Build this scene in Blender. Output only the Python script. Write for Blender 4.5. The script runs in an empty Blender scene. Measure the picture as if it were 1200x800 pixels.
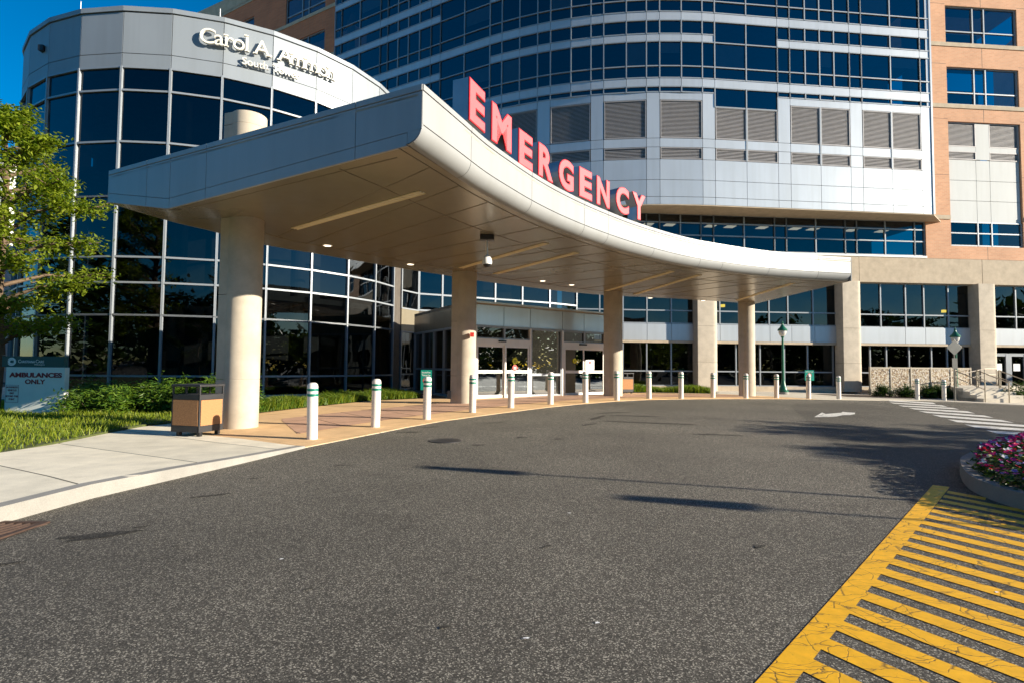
import bpy, bmesh, math, random
from mathutils import Vector, Matrix, geometry
random.seed(7)
R = math.radians
SC = bpy.context.scene
COL = SC.collection

# ------------------------------------------------------------------ camera model (used to read real positions off the survey of the place)
F, TH, RO, EYE = 640.0, math.atan(29/640), 0.009, 1.45
def ray(px, py):
    u = (px-600)/F; v = -(py-400)/F; c, s = math.cos(RO), math.sin(RO)
    u2 = u*c - v*s; v2 = u*s + v*c
    return (u2, math.cos(TH)-v2*math.sin(TH), math.sin(TH)+v2*math.cos(TH))
def atz(px, py, z):
    r = ray(px, py); t = (z-EYE)/r[2]; return (r[0]*t, r[1]*t)
def hitline(px, py, a, b):
    """point where the sight line meets the vertical plane through plan line a-b; returns fraction k and height"""
    q = ray(px, py); dx, dy = b[0]-a[0], b[1]-a[1]
    det = q[0]*(-dy) - (-dx)*q[1]
    t = (a[0]*(-dy) + dx*a[1])/det
    X, Y = q[0]*t, q[1]*t
    k = ((X-a[0])*dx + (Y-a[1])*dy)/(dx*dx+dy*dy)
    return k, q[2]*t+EYE, (X, Y)
def hitpath(px, py, path):
    for a, b in zip(path[:-1], path[1:]):
        k, z, p = hitline(px, py, a, b)
        if -1e-6 <= k <= 1.0 and p[1] > 0: return p
    return hitline(px, py, path[-2], path[-1])[2]

def g(x, y):       # height of the paved ground: gentle crown in front of the doors, falling away to the right
    return -.04 + .27*math.exp(-((x-4)**2+(y-21)**2)/162) - .012*max(0, min(x, 30)-14)
def gnd(px, py):
    z = 0
    for _ in range(20):
        x, y = atz(px, py, z); z = .5*z+.5*g(x, y)
    return (x, y)

# ------------------------------------------------------------------ mesh builder
def origin_of(o):
    v = Vector((0, 0, 0))
    while o is not None:
        v += o.location; o = o.parent
    return v
class MB:
    def __init__(s): s.v = []; s.f = []; s.m = []
    def add(s, vs, fs, mi=0):
        b = len(s.v); s.v += [tuple(p) for p in vs]
        for f in fs: s.f.append(tuple(b+i for i in f)); s.m.append(mi)
        return s
    def quad(s, a, b, c, d, mi=0): return s.add([a, b, c, d], [(0, 1, 2, 3)], mi)
    def hexa(s, p, mi=0):   # 8 points: bottom 4, top 4
        return s.add(p, [(0, 3, 2, 1), (4, 5, 6, 7), (0, 1, 5, 4), (1, 2, 6, 5), (2, 3, 7, 6), (3, 0, 4, 7)], mi)
    def box(s, x0, x1, y0, y1, z0, z1, mi=0):
        return s.hexa([(x0, y0, z0), (x1, y0, z0), (x1, y1, z0), (x0, y1, z0), (x0, y0, z1), (x1, y0, z1), (x1, y1, z1), (x0, y1, z1)], mi)
    def slab(s, a, b, z0, z1, o0, o1, mi=0):
        """upright slab along plan line a->b; offsets measured outwards (towards the viewer's side)"""
        dx, dy = b[0]-a[0], b[1]-a[1]; l = math.hypot(dx, dy); n = (dy/l, -dx/l)
        P = lambda p, o, z: (p[0]+n[0]*o, p[1]+n[1]*o, z)
        return s.hexa([P(a, o1, z0), P(b, o1, z0), P(b, o0, z0), P(a, o0, z0), P(a, o1, z1), P(b, o1, z1), P(b, o0, z1), P(a, o0, z1)], mi)
    def prism(s, poly, z0, z1, mi=0):
        n = len(poly); zf0 = z0 if callable(z0) else (lambda x, y: z0); zf1 = z1 if callable(z1) else (lambda x, y: z1)
        vs = [(x, y, zf0(x, y)) for x, y in poly]+[(x, y, zf1(x, y)) for x, y in poly]
        fs = [tuple(range(n-1, -1, -1)), tuple(range(n, 2*n))]+[(i, (i+1) % n, n+(i+1) % n, n+i) for i in range(n)]
        return s.add(vs, fs, mi)
    def tube(s, p0, p1, r0, r1=None, n=10, mi=0, cap=True):
        r1 = r0 if r1 is None else r1
        p0, p1 = Vector(p0), Vector(p1); d = (p1-p0).normalized()
        a = d.orthogonal().normalized(); b = d.cross(a)
        vs = []
        for p, r in ((p0, r0), (p1, r1)):
            for i in range(n):
                t = 2*math.pi*i/n; vs.append(p+a*(r*math.cos(t))+b*(r*math.sin(t)))
        fs = [(i, (i+1) % n, n+(i+1) % n, n+i) for i in range(n)]
        if cap: fs += [tuple(range(n-1, -1, -1)), tuple(range(n, 2*n))]
        return s.add(vs, fs, mi)
    def lathe(s, cx, cy, prof, n=24, mi=0):   # prof: (r,z) bottom to top
        vs = []; fs = []
        for r, z in prof:
            for i in range(n):
                t = 2*math.pi*i/n; vs.append((cx+r*math.cos(t), cy+r*math.sin(t), z))
        for j in range(len(prof)-1):
            for i in range(n):
                fs.append((j*n+i, j*n+(i+1) % n, (j+1)*n+(i+1) % n, (j+1)*n+i))
        fs.append(tuple(range(n-1, -1, -1))); k = (len(prof)-1)*n; fs.append(tuple(k+i for i in range(n)))
        return s.add(vs, fs, mi)
    def build(s, name, mats, parent=None, origin=None, smooth=False, recalc=True, bevel=0):
        if not isinstance(mats, (list, tuple)): mats = [mats]
        o0 = origin_of(parent) if parent is not None else Vector(origin or (0, 0, 0))
        me = bpy.data.meshes.new(name)
        me.from_pydata([(p[0]-o0.x, p[1]-o0.y, p[2]-o0.z) for p in s.v], [], s.f)
        for m in mats: me.materials.append(m)
        me.polygons.foreach_set('material_index', s.m)
        if recalc or smooth or bevel:
            bm = bmesh.new(); bm.from_mesh(me)
            if recalc: bmesh.ops.recalc_face_normals(bm, faces=bm.faces)
            if bevel:
                es = [e for e in bm.edges if e.is_manifold and e.calc_face_angle(0) > .7]
                bmesh.ops.bevel(bm, geom=es, offset=bevel, segments=2, affect='EDGES', profile=.6, clamp_overlap=True)
            if smooth:
                for f in bm.faces: f.smooth = True
                for e in bm.edges:
                    if e.is_manifold and e.calc_face_angle(0) > .6: e.smooth = False
            bm.to_mesh(me); bm.free()
        me.update()
        o = bpy.data.objects.new(name, me); COL.objects.link(o)
        if parent is not None: o.parent = parent
        else: o.location = o0
        return o
def empty(name, loc, label=None, cat=None, group=None, rz=0):
    o = bpy.data.objects.new(name, None); COL.objects.link(o); o.location = loc; o.rotation_euler = (0, 0, rz)
    o.empty_display_size = .2
    if label: tag(o, label, cat, group)
    return o
def tag(o, label=None, cat=None, group=None, kind=None):
    if label: o['label'] = label
    if cat: o['category'] = cat
    if group: o['group'] = group
    if kind: o['kind'] = kind
    return o
def struct(o): o['kind'] = 'structure'; return o
def copy_tree(o, parent=None):
    c = o.copy(); COL.objects.link(c); c.parent = parent
    for ch in list(o.children): copy_tree(ch, c)
    return c
def text_bm(txt, size=1.0, depth=.02, bold=.0, spacing=1.0):
    cu = bpy.data.curves.new('t', 'FONT'); cu.body = txt; cu.size = size; cu.extrude = depth/2; cu.offset = bold; cu.space_character = spacing
    cu.resolution_u = 5
    ob = bpy.data.objects.new('t', cu); COL.objects.link(ob)
    dg = bpy.context.evaluated_depsgraph_get(); dg.update()
    me = bpy.data.meshes.new_from_object(ob.evaluated_get(dg))
    vs = [tuple(v.co) for v in me.vertices]; fs = [tuple(p.vertices) for p in me.polygons]
    bpy.data.objects.remove(ob); bpy.data.curves.remove(cu); bpy.data.meshes.remove(me)
    return vs, fs
def put_text(mb, txt, p, right, w=None, h=None, depth=.02, bold=0, mi=0, align='L', spacing=1.0, up=(0, 0, 1)):
    """text with lower left corner (or middle) at p, reading along 'right', scaled so that its bounding box is w x h (either may be None)"""
    vs, fs = text_bm(txt, 1.0, .2, bold, spacing)
    if not vs: return mb
    x0 = min(v[0] for v in vs); x1 = max(v[0] for v in vs); y0 = min(v[1] for v in vs); y1 = max(v[1] for v in vs)
    sy = h/(y1-y0) if h else None; sx = w/(x1-x0) if w else None
    if sx is None: sx = sy
    if sy is None: sy = sx
    r = Vector(right).normalized(); u = Vector(up).normalized(); n = r.cross(u)
    ox = x0 if align == 'L' else (x0+x1)/2
    P = Vector(p)
    out = [P + r*((v[0]-ox)*sx) + u*((v[1]-y0)*sy) + n*((v[2]+.1)/.2*depth) for v in vs]
    return mb.add(out, fs, mi)

# ------------------------------------------------------------------ materials
class NT:
    def __init__(s, name):
        s.m = bpy.data.materials.new(name); s.m.use_nodes = True; s.t = s.m.node_tree; s.n = s.t.nodes; s.b = s.n['Principled BSDF']
        s.tc = s.n.new('ShaderNodeTexCoord')
    def node(s, t, **k):
        x = s.n.new(t)
        for a, b in k.items():
            if hasattr(x, a): setattr(x, a, b)
            else: x.inputs[a].default_value = b
        return x
    def link(s, a, b): s.t.links.new(a, b)
    def noise(s, scale, detail=3, rough=.55, coord='Object', sc=None):
        x = s.node('ShaderNodeTexNoise'); x.inputs['Scale'].default_value = scale; x.inputs['Detail'].default_value = detail; x.inputs['Roughness'].default_value = rough
        if sc:
            mp = s.node('ShaderNodeMapping'); mp.inputs['Scale'].default_value = sc; s.link(s.tc.outputs[coord], mp.inputs[0]); s.link(mp.outputs[0], x.inputs['Vector'])
        else: s.link(s.tc.outputs[coord], x.inputs['Vector'])
        return x.outputs['Fac']
    def ramp(s, fac, stops, interp='LINEAR'):
        x = s.node('ShaderNodeValToRGB'); cr = x.color_ramp; cr.interpolation = interp
        while len(cr.elements) < len(stops): cr.elements.new(.5)
        for e, (p, c) in zip(cr.elements, stops):
            e.position = p; e.color = (*c, 1) if len(c) == 3 else c
        s.link(fac, x.inputs[0]); return x.outputs[0]
    def mix(s, fac, a, b, mode='MIX'):
        x = s.node('ShaderNodeMix'); x.data_type = 'RGBA'; x.blend_type = mode
        for val, i in ((fac, 0), (a, 6), (b, 7)):
            if hasattr(val, 'is_linked'): s.link(val, x.inputs[i])
            else: x.inputs[i].default_value = val if i == 0 else (*val, 1)
        return x.outputs[2]
    def bump(s, h, strength=.3, dist=.01):
        x = s.node('ShaderNodeBump'); x.inputs['Strength'].default_value = strength; x.inputs['Distance'].default_value = dist
        s.link(h, x.inputs['Height']); s.link(x.outputs[0], s.b.inputs['Normal']); return x
    def set(s, **k):
        for a, b in k.items():
            i = s.b.inputs[a.replace('_', ' ')]
            if hasattr(b, 'is_linked'): s.link(b, i)
            else: i.default_value = (*b, 1) if isinstance(b, tuple) and len(b) == 3 else b
        return s
def varied(name, col, amt=.12, scale=3, rough=.6, metal=0, bump=0, bscale=40, spec=.5):
    t = NT(name); c0 = tuple(c*(1-amt) for c in col); c1 = tuple(min(1, c*(1+amt)) for c in col)
    c = t.ramp(t.noise(scale, 5), [(.3, c0), (.7, c1)])
    t.set(Base_Color=c, Roughness=rough, Metallic=metal); t.b.inputs['Specular IOR Level'].default_value = spec
    if bump: t.bump(t.noise(bscale, 4), bump, .01)
    return t.m
M = {}
def glass_mat(name, tint, refl=1.0, base=.05, wob=.6):
    t = NT(name); n = t.n; n.remove(t.b)
    out = [x for x in n if x.type == 'OUTPUT_MATERIAL'][0]
    tr = n.new('ShaderNodeBsdfTransparent'); tr.inputs[0].default_value = (*tint, 1)
    gl = n.new('ShaderNodeBsdfGlossy'); gl.inputs['Roughness'].default_value = 0.004; gl.inputs[0].default_value = (.86, .93, 1, 1)
    fr = n.new('ShaderNodeFresnel'); fr.inputs[0].default_value = 1.5
    ma = n.new('ShaderNodeMath'); ma.operation = 'MULTIPLY_ADD'; ma.inputs[1].default_value = refl; ma.inputs[2].default_value = base; ma.use_clamp = True
    bp = n.new('ShaderNodeBump'); bp.inputs['Strength'].default_value = wob; bp.inputs['Distance'].default_value = .02
    no = n.new('ShaderNodeTexNoise'); no.inputs['Scale'].default_value = .55; no.inputs['Detail'].default_value = 1
    t.link(t.tc.outputs['Object'], no.inputs['Vector']); t.link(no.outputs[0], bp.inputs['Height'])
    t.link(bp.outputs[0], gl.inputs['Normal'])
    mx = n.new('ShaderNodeMixShader'); t.link(fr.outputs[0], ma.inputs[0]); t.link(ma.outputs[0], mx.inputs[0]); t.link(tr.outputs[0], mx.inputs[1]); t.link(gl.outputs[0], mx.inputs[2])
    t.link(mx.outputs[0], out.inputs[0]); return t.m
M['glass'] = glass_mat('glass_tinted', (.17, .20, .22), .9, .02)
M['glass_dark'] = glass_mat('glass_dark', (.30, .34, .38), 1.0, .07)
M['glass_clear'] = glass_mat('glass_clear', (.25, .28, .27), 1.0, .22, .3)

def asphalt(name, mul=1.0):
    t = NT(name)
    v = t.node('ShaderNodeTexVoronoi'); v.inputs['Scale'].default_value = 150; t.link(t.tc.outputs['Object'], v.inputs['Vector'])
    sep = t.node('ShaderNodeSeparateColor'); t.link(v.outputs['Color'], sep.inputs[0])
    spk = t.ramp(sep.outputs[0], [(0, (.022*mul, .020*mul, .0165*mul)), (.5, (.044*mul, .0405*mul, .034*mul)), (.82, (.085*mul, .079*mul, .067*mul)), (.95, (.25*mul, .235*mul, .198*mul))])
    fine = t.ramp(t.noise(330, 2), [(.35, (.65, .65, .65)), (.7, (1.35, 1.33, 1.3))])
    big = t.ramp(t.noise(.35, 6, .6), [(.3, (.8, .79, .78)), (.7, (1.2, 1.19, 1.17))])
    tyre = t.ramp(t.noise(1.1, 5, .65, sc=(.28, 1, 1)), [(.30, (.55, .54, .53)), (.42, (1, 1, 1))])
    c = t.mix(1, t.mix(1, spk, fine, 'MULTIPLY'), big, 'MULTIPLY'); c = t.mix(.55, c, t.mix(1, c, tyre, 'MULTIPLY'))
    spots = t.ramp(t.noise(2.3, 6, .75, sc=(.55, 1, 1)), [(.27, (.42, .41, .40)), (.315, (1, 1, 1))]); c = t.mix(1, c, spots, 'MULTIPLY')
    pol = t.ramp(t.noise(.12, 3, .5, sc=(.35, 1, 1)), [(.35, (.86, .85, .84)), (.65, (1.14, 1.13, 1.11))]); c = t.mix(1, c, pol, 'MULTIPLY')
    t.set(Base_Color=c, Roughness=.82); t.b.inputs['Specular IOR Level'].default_value = .35
    t.bump(sep.outputs[0], .55, .006); return t.m
M['asphalt'] = asphalt('asphalt', 1.68); M['asphalt_dark'] = asphalt('asphalt_newer', 1.28)

def concrete(name, col, joint=None, ang=0, jcol=.45, speck=.1, off=(0, 0), jw=.008, bump=.25):
    t = NT(name)
    a = t.ramp(t.noise(2.2, 7, .62), [(.3, tuple(c*.84 for c in col)), (.7, tuple(c*1.1 for c in col))])
    b = t.ramp(t.noise(85, 3), [(.3, (1-speck,)*3), (.7, (1+speck,)*3)])
    c = t.mix(1, a, b, 'MULTIPLY')
    st = t.ramp(t.noise(.9, 6, .7), [(.32, (.72, .70, .67)), (.46, (1, 1, 1))]); c = t.mix(.3, c, t.mix(1, c, st, 'MULTIPLY'))
    if joint:
        mp = t.node('ShaderNodeMapping'); mp.inputs['Rotation'].default_value = (0, 0, ang); mp.inputs['Location'].default_value = (off[0], off[1], 0)
        t.link(t.tc.outputs['Object'], mp.inputs[0])
        br = t.node('ShaderNodeTexBrick'); br.offset = 0; br.inputs['Scale'].default_value = 1; br.inputs['Brick Width'].default_value = joint[0]; br.inputs['Row Height'].default_value = joint[1]
        br.inputs['Mortar Size'].default_value = jw; br.inputs['Mortar Smooth'].default_value = 0; br.inputs['Color1'].default_value = (.93, .93, .93, 1); br.inputs['Color2'].default_value = (1.06, 1.05, 1.04, 1); br.inputs['Mortar'].default_value = (jcol*.5,)*3+(1,)
        t.link(mp.outputs[0], br.inputs['Vector']); c = t.mix(1, c, br.outputs['Color'], 'MULTIPLY')
    t.set(Base_Color=c, Roughness=.85); t.b.inputs['Specular IOR Level'].default_value = .3
    t.bump(t.noise(60, 5), bump, .004); return t.m
M['stain_shadow'] = asphalt('asphalt_stain_shadow', .62)  # darker asphalt for stains and for the painted shadow blobs
M['sidewalk'] = concrete('sidewalk_concrete', (.80, .725, .565), joint=(60, 1.5), ang=R(31), jcol=.35, jw=.013, off=(20, .3))
M['terrace'] = concrete('terrace_concrete', (.66, .59, .47), joint=(1.9, 1.9), ang=R(-5), jcol=.5)
M['kerb'] = concrete('kerb_concrete', (.30, .285, .255))
M['kerb_old'] = concrete('kerb_old_concrete', (.27, .24, .20))
M['tan'] = concrete('tan_concrete', (.78, .515, .27), joint=(2.6, 9), ang=R(-52), jcol=.7, jw=.006)
M['red'] = concrete('red_pavers', (.56, .345, .235), joint=(1.15, 1.15), ang=R(-38), jcol=.25, jw=.014)
M['column'] = concrete('column_precast', (.50, .435, .345), speck=.05, bump=.12)
M['precast'] = concrete('precast_beam', (.50, .41, .30), speck=.05, bump=.12)
M['stair'] = concrete('stair_concrete', (.62, .56, .46))
def aggregate():
    t = NT('exposed_aggregate'); v = t.node('ShaderNodeTexVoronoi'); v.inputs['Scale'].default_value = 15; t.link(t.tc.outputs['Object'], v.inputs['Vector'])
    sep = t.node('ShaderNodeSeparateColor'); t.link(v.outputs['Color'], sep.inputs[0])
    c = t.ramp(sep.outputs[1], [(0, (.07, .04, .03)), (.3, (.30, .19, .09)), (.55, (.42, .34, .22)), (.8, (.66, .60, .5)), (1, (.2, .14, .09))])
    t.set(Base_Color=c, Roughness=.7); t.bump(v.outputs['Distance'], .5, .03); return t.m
M['aggregate'] = aggregate()
def brickmat(b1, b2, mo):
    t = NT('brick'); mp = t.node('ShaderNodeMapping'); mp.inputs['Rotation'].default_value = (R(90), 0, 0)
    geo = t.node('ShaderNodeVectorMath'); geo.operation = 'MULTIPLY'; geo.inputs[1].default_value = (1, 1, 1)
    sx = t.node('ShaderNodeSeparateXYZ'); t.link(t.tc.outputs['Object'], sx.inputs[0])
    ad = t.node('ShaderNodeMath'); ad.operation = 'ADD'; t.link(sx.outputs[0], ad.inputs[0]); t.link(sx.outputs[1], ad.inputs[1])
    cb = t.node('ShaderNodeCombineXYZ'); t.link(ad.outputs[0], cb.inputs[0]); t.link(sx.outputs[2], cb.inputs[1])
    br = t.node('ShaderNodeTexBrick'); br.inputs['Scale'].default_value = 1; br.inputs['Brick Width'].default_value = .3; br.inputs['Row Height'].default_value = .1; br.inputs['Mortar Size'].default_value = .009
    br.inputs['Color1'].default_value = (*b1, 1); br.inputs['Color2'].default_value = (*b2, 1); br.inputs['Mortar'].default_value = (*mo, 1); t.link(cb.outputs[0], br.inputs['Vector'])
    c = t.mix(1, br.outputs['Color'], t.ramp(t.noise(.6, 5), [(.3, (.88, .88, .88)), (.7, (1.1, 1.1, 1.1))]), 'MULTIPLY')
    t.set(Base_Color=c, Roughness=.85); t.bump(br.outputs['Fac'], -.3, .01); return t.m
M['brick'] = brickmat((.62, .32, .18), (.54, .265, .145), (.55, .38, .25)); M['brick_wing'] = brickmat((.56, .19, .085), (.48, .155, .07), (.42, .2, .11))
def panelmat(name, col, rough, metal, spec=.5):
    t = NT(name); c = t.ramp(t.noise(.5, 4, sc=(1, 1, .5)), [(.3, tuple(x*.93 for x in col)), (.7, tuple(min(1, x*1.04) for x in col))])
    streak = t.ramp(t.noise(3.0, 4, sc=(1, 1, .06)), [(.35, (.93, .925, .91)), (.55, (1, 1, 1))]); c = t.mix(.7, c, t.mix(1, c, streak, 'MULTIPLY'))
    t.set(Base_Color=c, Roughness=rough, Metallic=metal); t.b.inputs['Specular IOR Level'].default_value = spec
    return t.m
M['panel'] = panelmat('silver_panel', (.51, .54, .565), .34, .34, .4)
M['panel_tower'] = panelmat('tower_panel', (.275, .305, .335), .5, .15, .3)
M['panel_bay'] = panelmat('bay_panel', (.48, .50, .50), .6, 0, .3)
M['panel_vest'] = panelmat('vestibule_panel', (.62, .76, .85), .25, .3, .5)
M['panel_white'] = panelmat('canopy_panel', (.36, .365, .36), .42, .12, .4)
M['soffit'] = panelmat('soffit_panel', (.30, .26, .185), .26, .3)
M['joint'] = varied('joint_sealant', (.06, .055, .05), rough=.8)
M['joint_soffit'] = varied('soffit_reveal', (.17, .135, .085), rough=.6)
M['trim'] = varied('light_trim', (.74, .62, .38), .05, rough=.5)
M['mullion'] = varied('white_mullion', (.29, .315, .34), .04, rough=.4, metal=.2)
M['frame_white'] = varied('white_frame', (.80, .78, .73), .04, rough=.4)
M['louvre'] = varied('louvre_metal', (.40, .385, .39), .06, rough=.5, metal=.1)
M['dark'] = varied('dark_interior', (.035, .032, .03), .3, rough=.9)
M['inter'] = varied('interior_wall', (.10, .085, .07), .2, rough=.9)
M['blind'] = varied('window_blind', (.55, .56, .55), .05, rough=.8)
M['steel'] = varied('handrail_steel', (.55, .48, .38), .05, rough=.35, metal=.7)
M['darkmetal'] = varied('dark_metal', (.045, .045, .048), .15, rough=.45, metal=.3)
M['bollard'] = varied('bollard_sleeve', (.74, .69, .62), .06, 6, rough=.45)
M['green'] = varied('green_band', (0.0, .19, .13), .05, rough=.4)
M['lampgreen'] = varied('lamp_post_green', (.01, .12, .065), .1, rough=.35)
M['globe'] = varied('lamp_globe', (.62, .60, .55), .05, rough=.15)
M['binpanel'] = varied('bin_stone_panel', (.38, .185, .075), .3, 60, rough=.8, bump=.3, bscale=120)
M['red_face'] = varied('red_letter_face', (.88, .12, .13), .04, rough=.45)
M['red_trim'] = varied('red_letter_trim', (.62, .02, .03), .04, rough=.35)
M['letter_side'] = varied('letter_return', (.42, .43, .44), .06, rough=.35, metal=.5)
M['cream'] = varied('cream_letter', (.76, .73, .64), .04, rough=.45)
M['signwhite'] = varied('sign_white', (.78, .80, .73), .04, rough=.5)
M['signteal'] = varied('sign_teal', (.0, .085, .09), .05, rough=.4)
M['signgreen'] = varied('sign_green', (.0, .26, .19), .05, rough=.4)
M['maroon'] = varied('maroon_paint', (.24, .01, .02), .04, rough=.5)
M['white'] = varied('white_paint', (.82, .82, .80), .03, rough=.5)
M['redpaint'] = varied('red_paint', (.75, .05, .04), .03, rough=.5)
M['yellow_st'] = varied('yellow_sticker', (.85, .80, .02), .03, rough=.5)
M['grey'] = varied('galvanised', (.19, .185, .165), .1, rough=.4, metal=.5)
M['rust'] = varied('rusty_iron', (.06, .033, .022), .3, 20, rough=.75, bump=.3)
M['black'] = varied('black_plastic', (.015, .015, .017), .1, rough=.4)
M['bark'] = varied('bark', (.12, .08, .05), .3, 12, rough=.9, bump=.5)
M['mulch'] = varied('mulch', (.07, .042, .025), .4, 30, rough=.95, bump=.6)
M['soil'] = varied('turf_soil', (.07, .085, .02), .35, 9, rough=.95, bump=.6)
def paint(name, col, crack=3.2, wear=.5):
    t = NT(name)
    wn = t.node('ShaderNodeTexNoise'); wn.inputs['Scale'].default_value = 3; wn.inputs['Detail'].default_value = 5; t.link(t.tc.outputs['Object'], wn.inputs['Vector'])
    mv = t.node('ShaderNodeMix'); mv.data_type = 'VECTOR'; mv.inputs[0].default_value = .22; t.link(t.tc.outputs['Object'], mv.inputs[4]); t.link(wn.outputs['Color'], mv.inputs[5])
    v = t.node('ShaderNodeTexVoronoi'); v.feature = 'DISTANCE_TO_EDGE'; v.inputs['Scale'].default_value = crack; t.link(mv.outputs[1], v.inputs['Vector'])
    mp = t.node('ShaderNodeMapping'); mp.inputs['Rotation'].default_value = (0, 0, R(60)); mp.inputs['Scale'].default_value = (1, 5, 1); t.link(mv.outputs[1], mp.inputs[0])
    v2 = t.node('ShaderNodeTexVoronoi'); v2.feature = 'DISTANCE_TO_EDGE'; v2.inputs['Scale'].default_value = 2.4; t.link(mp.outputs[0], v2.inputs['Vector'])
    m1 = t.ramp(v.outputs['Distance'], [(0, (0, 0, 0)), (.010, (1, 1, 1))]); m2 = t.ramp(v2.outputs['Distance'], [(0, (.25, .25, .25)), (.022, (1, 1, 1))])
    w = t.ramp(t.noise(55, 4, .7), [(.30, (0, 0, 0)), (.36, (1, 1, 1))])
    m = t.mix(1, m1, m2, 'MULTIPLY'); m = t.mix(wear, m, t.mix(1, m, w, 'MULTIPLY'))
    c = t.ramp(t.noise(9, 6, .7), [(.3, tuple(x*.8 for x in col)), (.7, tuple(min(1, x*1.08) for x in col))])
    t.set(Base_Color=t.mix(m, (.035, .03, .022), c), Roughness=.6)
    t.bump(m, .4, .003); return t.m
M['yellow'] = paint('yellow_road_paint', (.85, .435, .008), 4.2)
M['whitepaint'] = paint('white_road_paint', (.74, .72, .66), 1.2, .6)
def leafmat(name, c0, c1, trans=.45):
    t = NT(name); gi = t.node('ShaderNodeNewGeometry')
    c = t.ramp(gi.outputs['Random Per Island'], [(0, c0), (1, c1)])
    t.set(Base_Color=c, Roughness=.5); t.b.inputs['Specular IOR Level'].default_value = .35
    tl = t.node('ShaderNodeBsdfTranslucent'); t.link(t.mix(1, c, (1.3, 1.35, .5), 'MULTIPLY'), tl.inputs[0])
    mx = t.node('ShaderNodeMixShader'); mx.inputs[0].default_value = trans
    out = [x for x in t.n if x.type == 'OUTPUT_MATERIAL'][0]; t.link(t.b.outputs[0], mx.inputs[1]); t.link(tl.outputs[0], mx.inputs[2]); t.link(mx.outputs[0], out.inputs[0]); return t.m
M['leaf'] = leafmat('tree_leaf', (.10, .17, .010), (.30, .35, .03), .5)
M['grass'] = leafmat('grass_blade', (.10, .17, .01), (.30, .33, .025))
M['liriope'] = leafmat('border_grass', (.05, .13, .01), (.24, .28, .03))
M['juniper'] = leafmat('juniper', (.03, .09, .008), (.13, .21, .015), .3)
M['boxwood'] = leafmat('boxwood', (.02, .06, .008), (.07, .13, .015), .25)
M['farleaf'] = leafmat('far_foliage', (.02, .05, .008), (.06, .1, .015), .3)
M['petal_magenta'] = leafmat('petal_magenta', (.45, .01, .12), (.8, .04, .3), .3)
M['petal_red'] = leafmat('petal_red', (.5, .005, .01), (.8, .02, .05), .3)
M['petal_white'] = leafmat('petal_white', (.7, .68, .68), (.9, .88, .86), .3)
M['petal_violet'] = leafmat('petal_violet', (.28, .12, .5), (.5, .35, .8), .3)
def emis(name, col, s):
    t = NT(name); t.set(Base_Color=col, Emission_Color=col, Emission_Strength=s); return t.m
M['troffer'] = emis('ceiling_light', (1, .82, .55), .9); M['warm'] = emis('warm_lamp', (1, .62, .05), 2.6); M['downlight'] = emis('downlight_glint', (1, .86, .66), 1.3)  # downlight lamps are off; their glow paints in reflected brightness

# ================================================================== GROUND
def cdt(poly, step):
    """fill an outline with an even mesh: constrained triangulation of the outline plus a grid of inner points"""
    pl = []
    for i, p in enumerate(poly):
        q = poly[(i+1) % len(poly)]; n = max(1, math.ceil(math.hypot(q[0]-p[0], q[1]-p[1])/step)); pl += [(p[0]+(q[0]-p[0])*k/n, p[1]+(q[1]-p[1])*k/n) for k in range(n)]
    n = len(pl); xs = [p[0] for p in pl]; ys = [p[1] for p in pl]; pts = [Vector(p) for p in pl]
    y = min(ys)+step*.5
    while y < max(ys):
        xi = sorted(pl[i-1][0]+(pl[i][0]-pl[i-1][0])*(y-pl[i-1][1])/(pl[i][1]-pl[i-1][1]) for i in range(n) if (pl[i][1] > y) != (pl[i-1][1] > y))
        for u, v in zip(xi[::2], xi[1::2]):
            x = math.ceil((u+step*.35)/step)*step
            while x < v-step*.35: pts.append(Vector((x, y))); x += step
        y += step
    r = geometry.delaunay_2d_cdt(pts, [(i, (i+1) % n) for i in range(n)], [list(range(n))], 1, 1e-5)
    return [tuple(v) for v in r[0]], [tuple(f) for f in r[2]]
def sheet(name, poly, off, mat, skirt=0, maxlen=.9):
    V, Fc = cdt(poly, maxlen); of = off if callable(off) else (lambda x, y: off)
    bm = bmesh.new(); vs = [bm.verts.new((x, y, g(x, y)+of(x, y))) for x, y in V]
    for f in Fc:
        try: bm.faces.new([vs[i] for i in f])
        except ValueError: pass
    bmesh.ops.recalc_face_normals(bm, faces=bm.faces)
    if sum(f.normal.z for f in bm.faces) < 0: bmesh.ops.reverse_faces(bm, faces=bm.faces)
    if skirt:
        be = [e for e in bm.edges if e.is_boundary]; r = bmesh.ops.extrude_edge_only(bm, edges=be)
        for v in r['geom']:
            if isinstance(v, bmesh.types.BMVert): v.co.z -= skirt
    me = bpy.data.meshes.new(name); bm.to_mesh(me); bm.free(); me.materials.append(mat)
    o = bpy.data.objects.new(name, me); COL.objects.link(o); return o

def ground_grid():
    xs = [-400, -250, -150, -100, -70, -50, -40, -34]+[-30+.8*i for i in range(88)]+[44, 50, 60, 80, 110, 160, 250, 400]
    ys = [-400, -250, -150, -100, -70, -50, -35, -25, -18, -13]+[-10+.8*i for i in range(76)]+[55, 65, 80, 110, 160, 250, 400]
    nx, ny = len(xs), len(ys)
    mb = MB(); mb.add([(x, y, g(x, y)) for y in ys for x in xs], [(j*nx+i, j*nx+i+1, (j+1)*nx+i+1, (j+1)*nx+i) for j in range(ny-1) for i in range(nx-1)])
    return mb.build('road', M['asphalt'], recalc=False)
struct(ground_grid())

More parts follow.
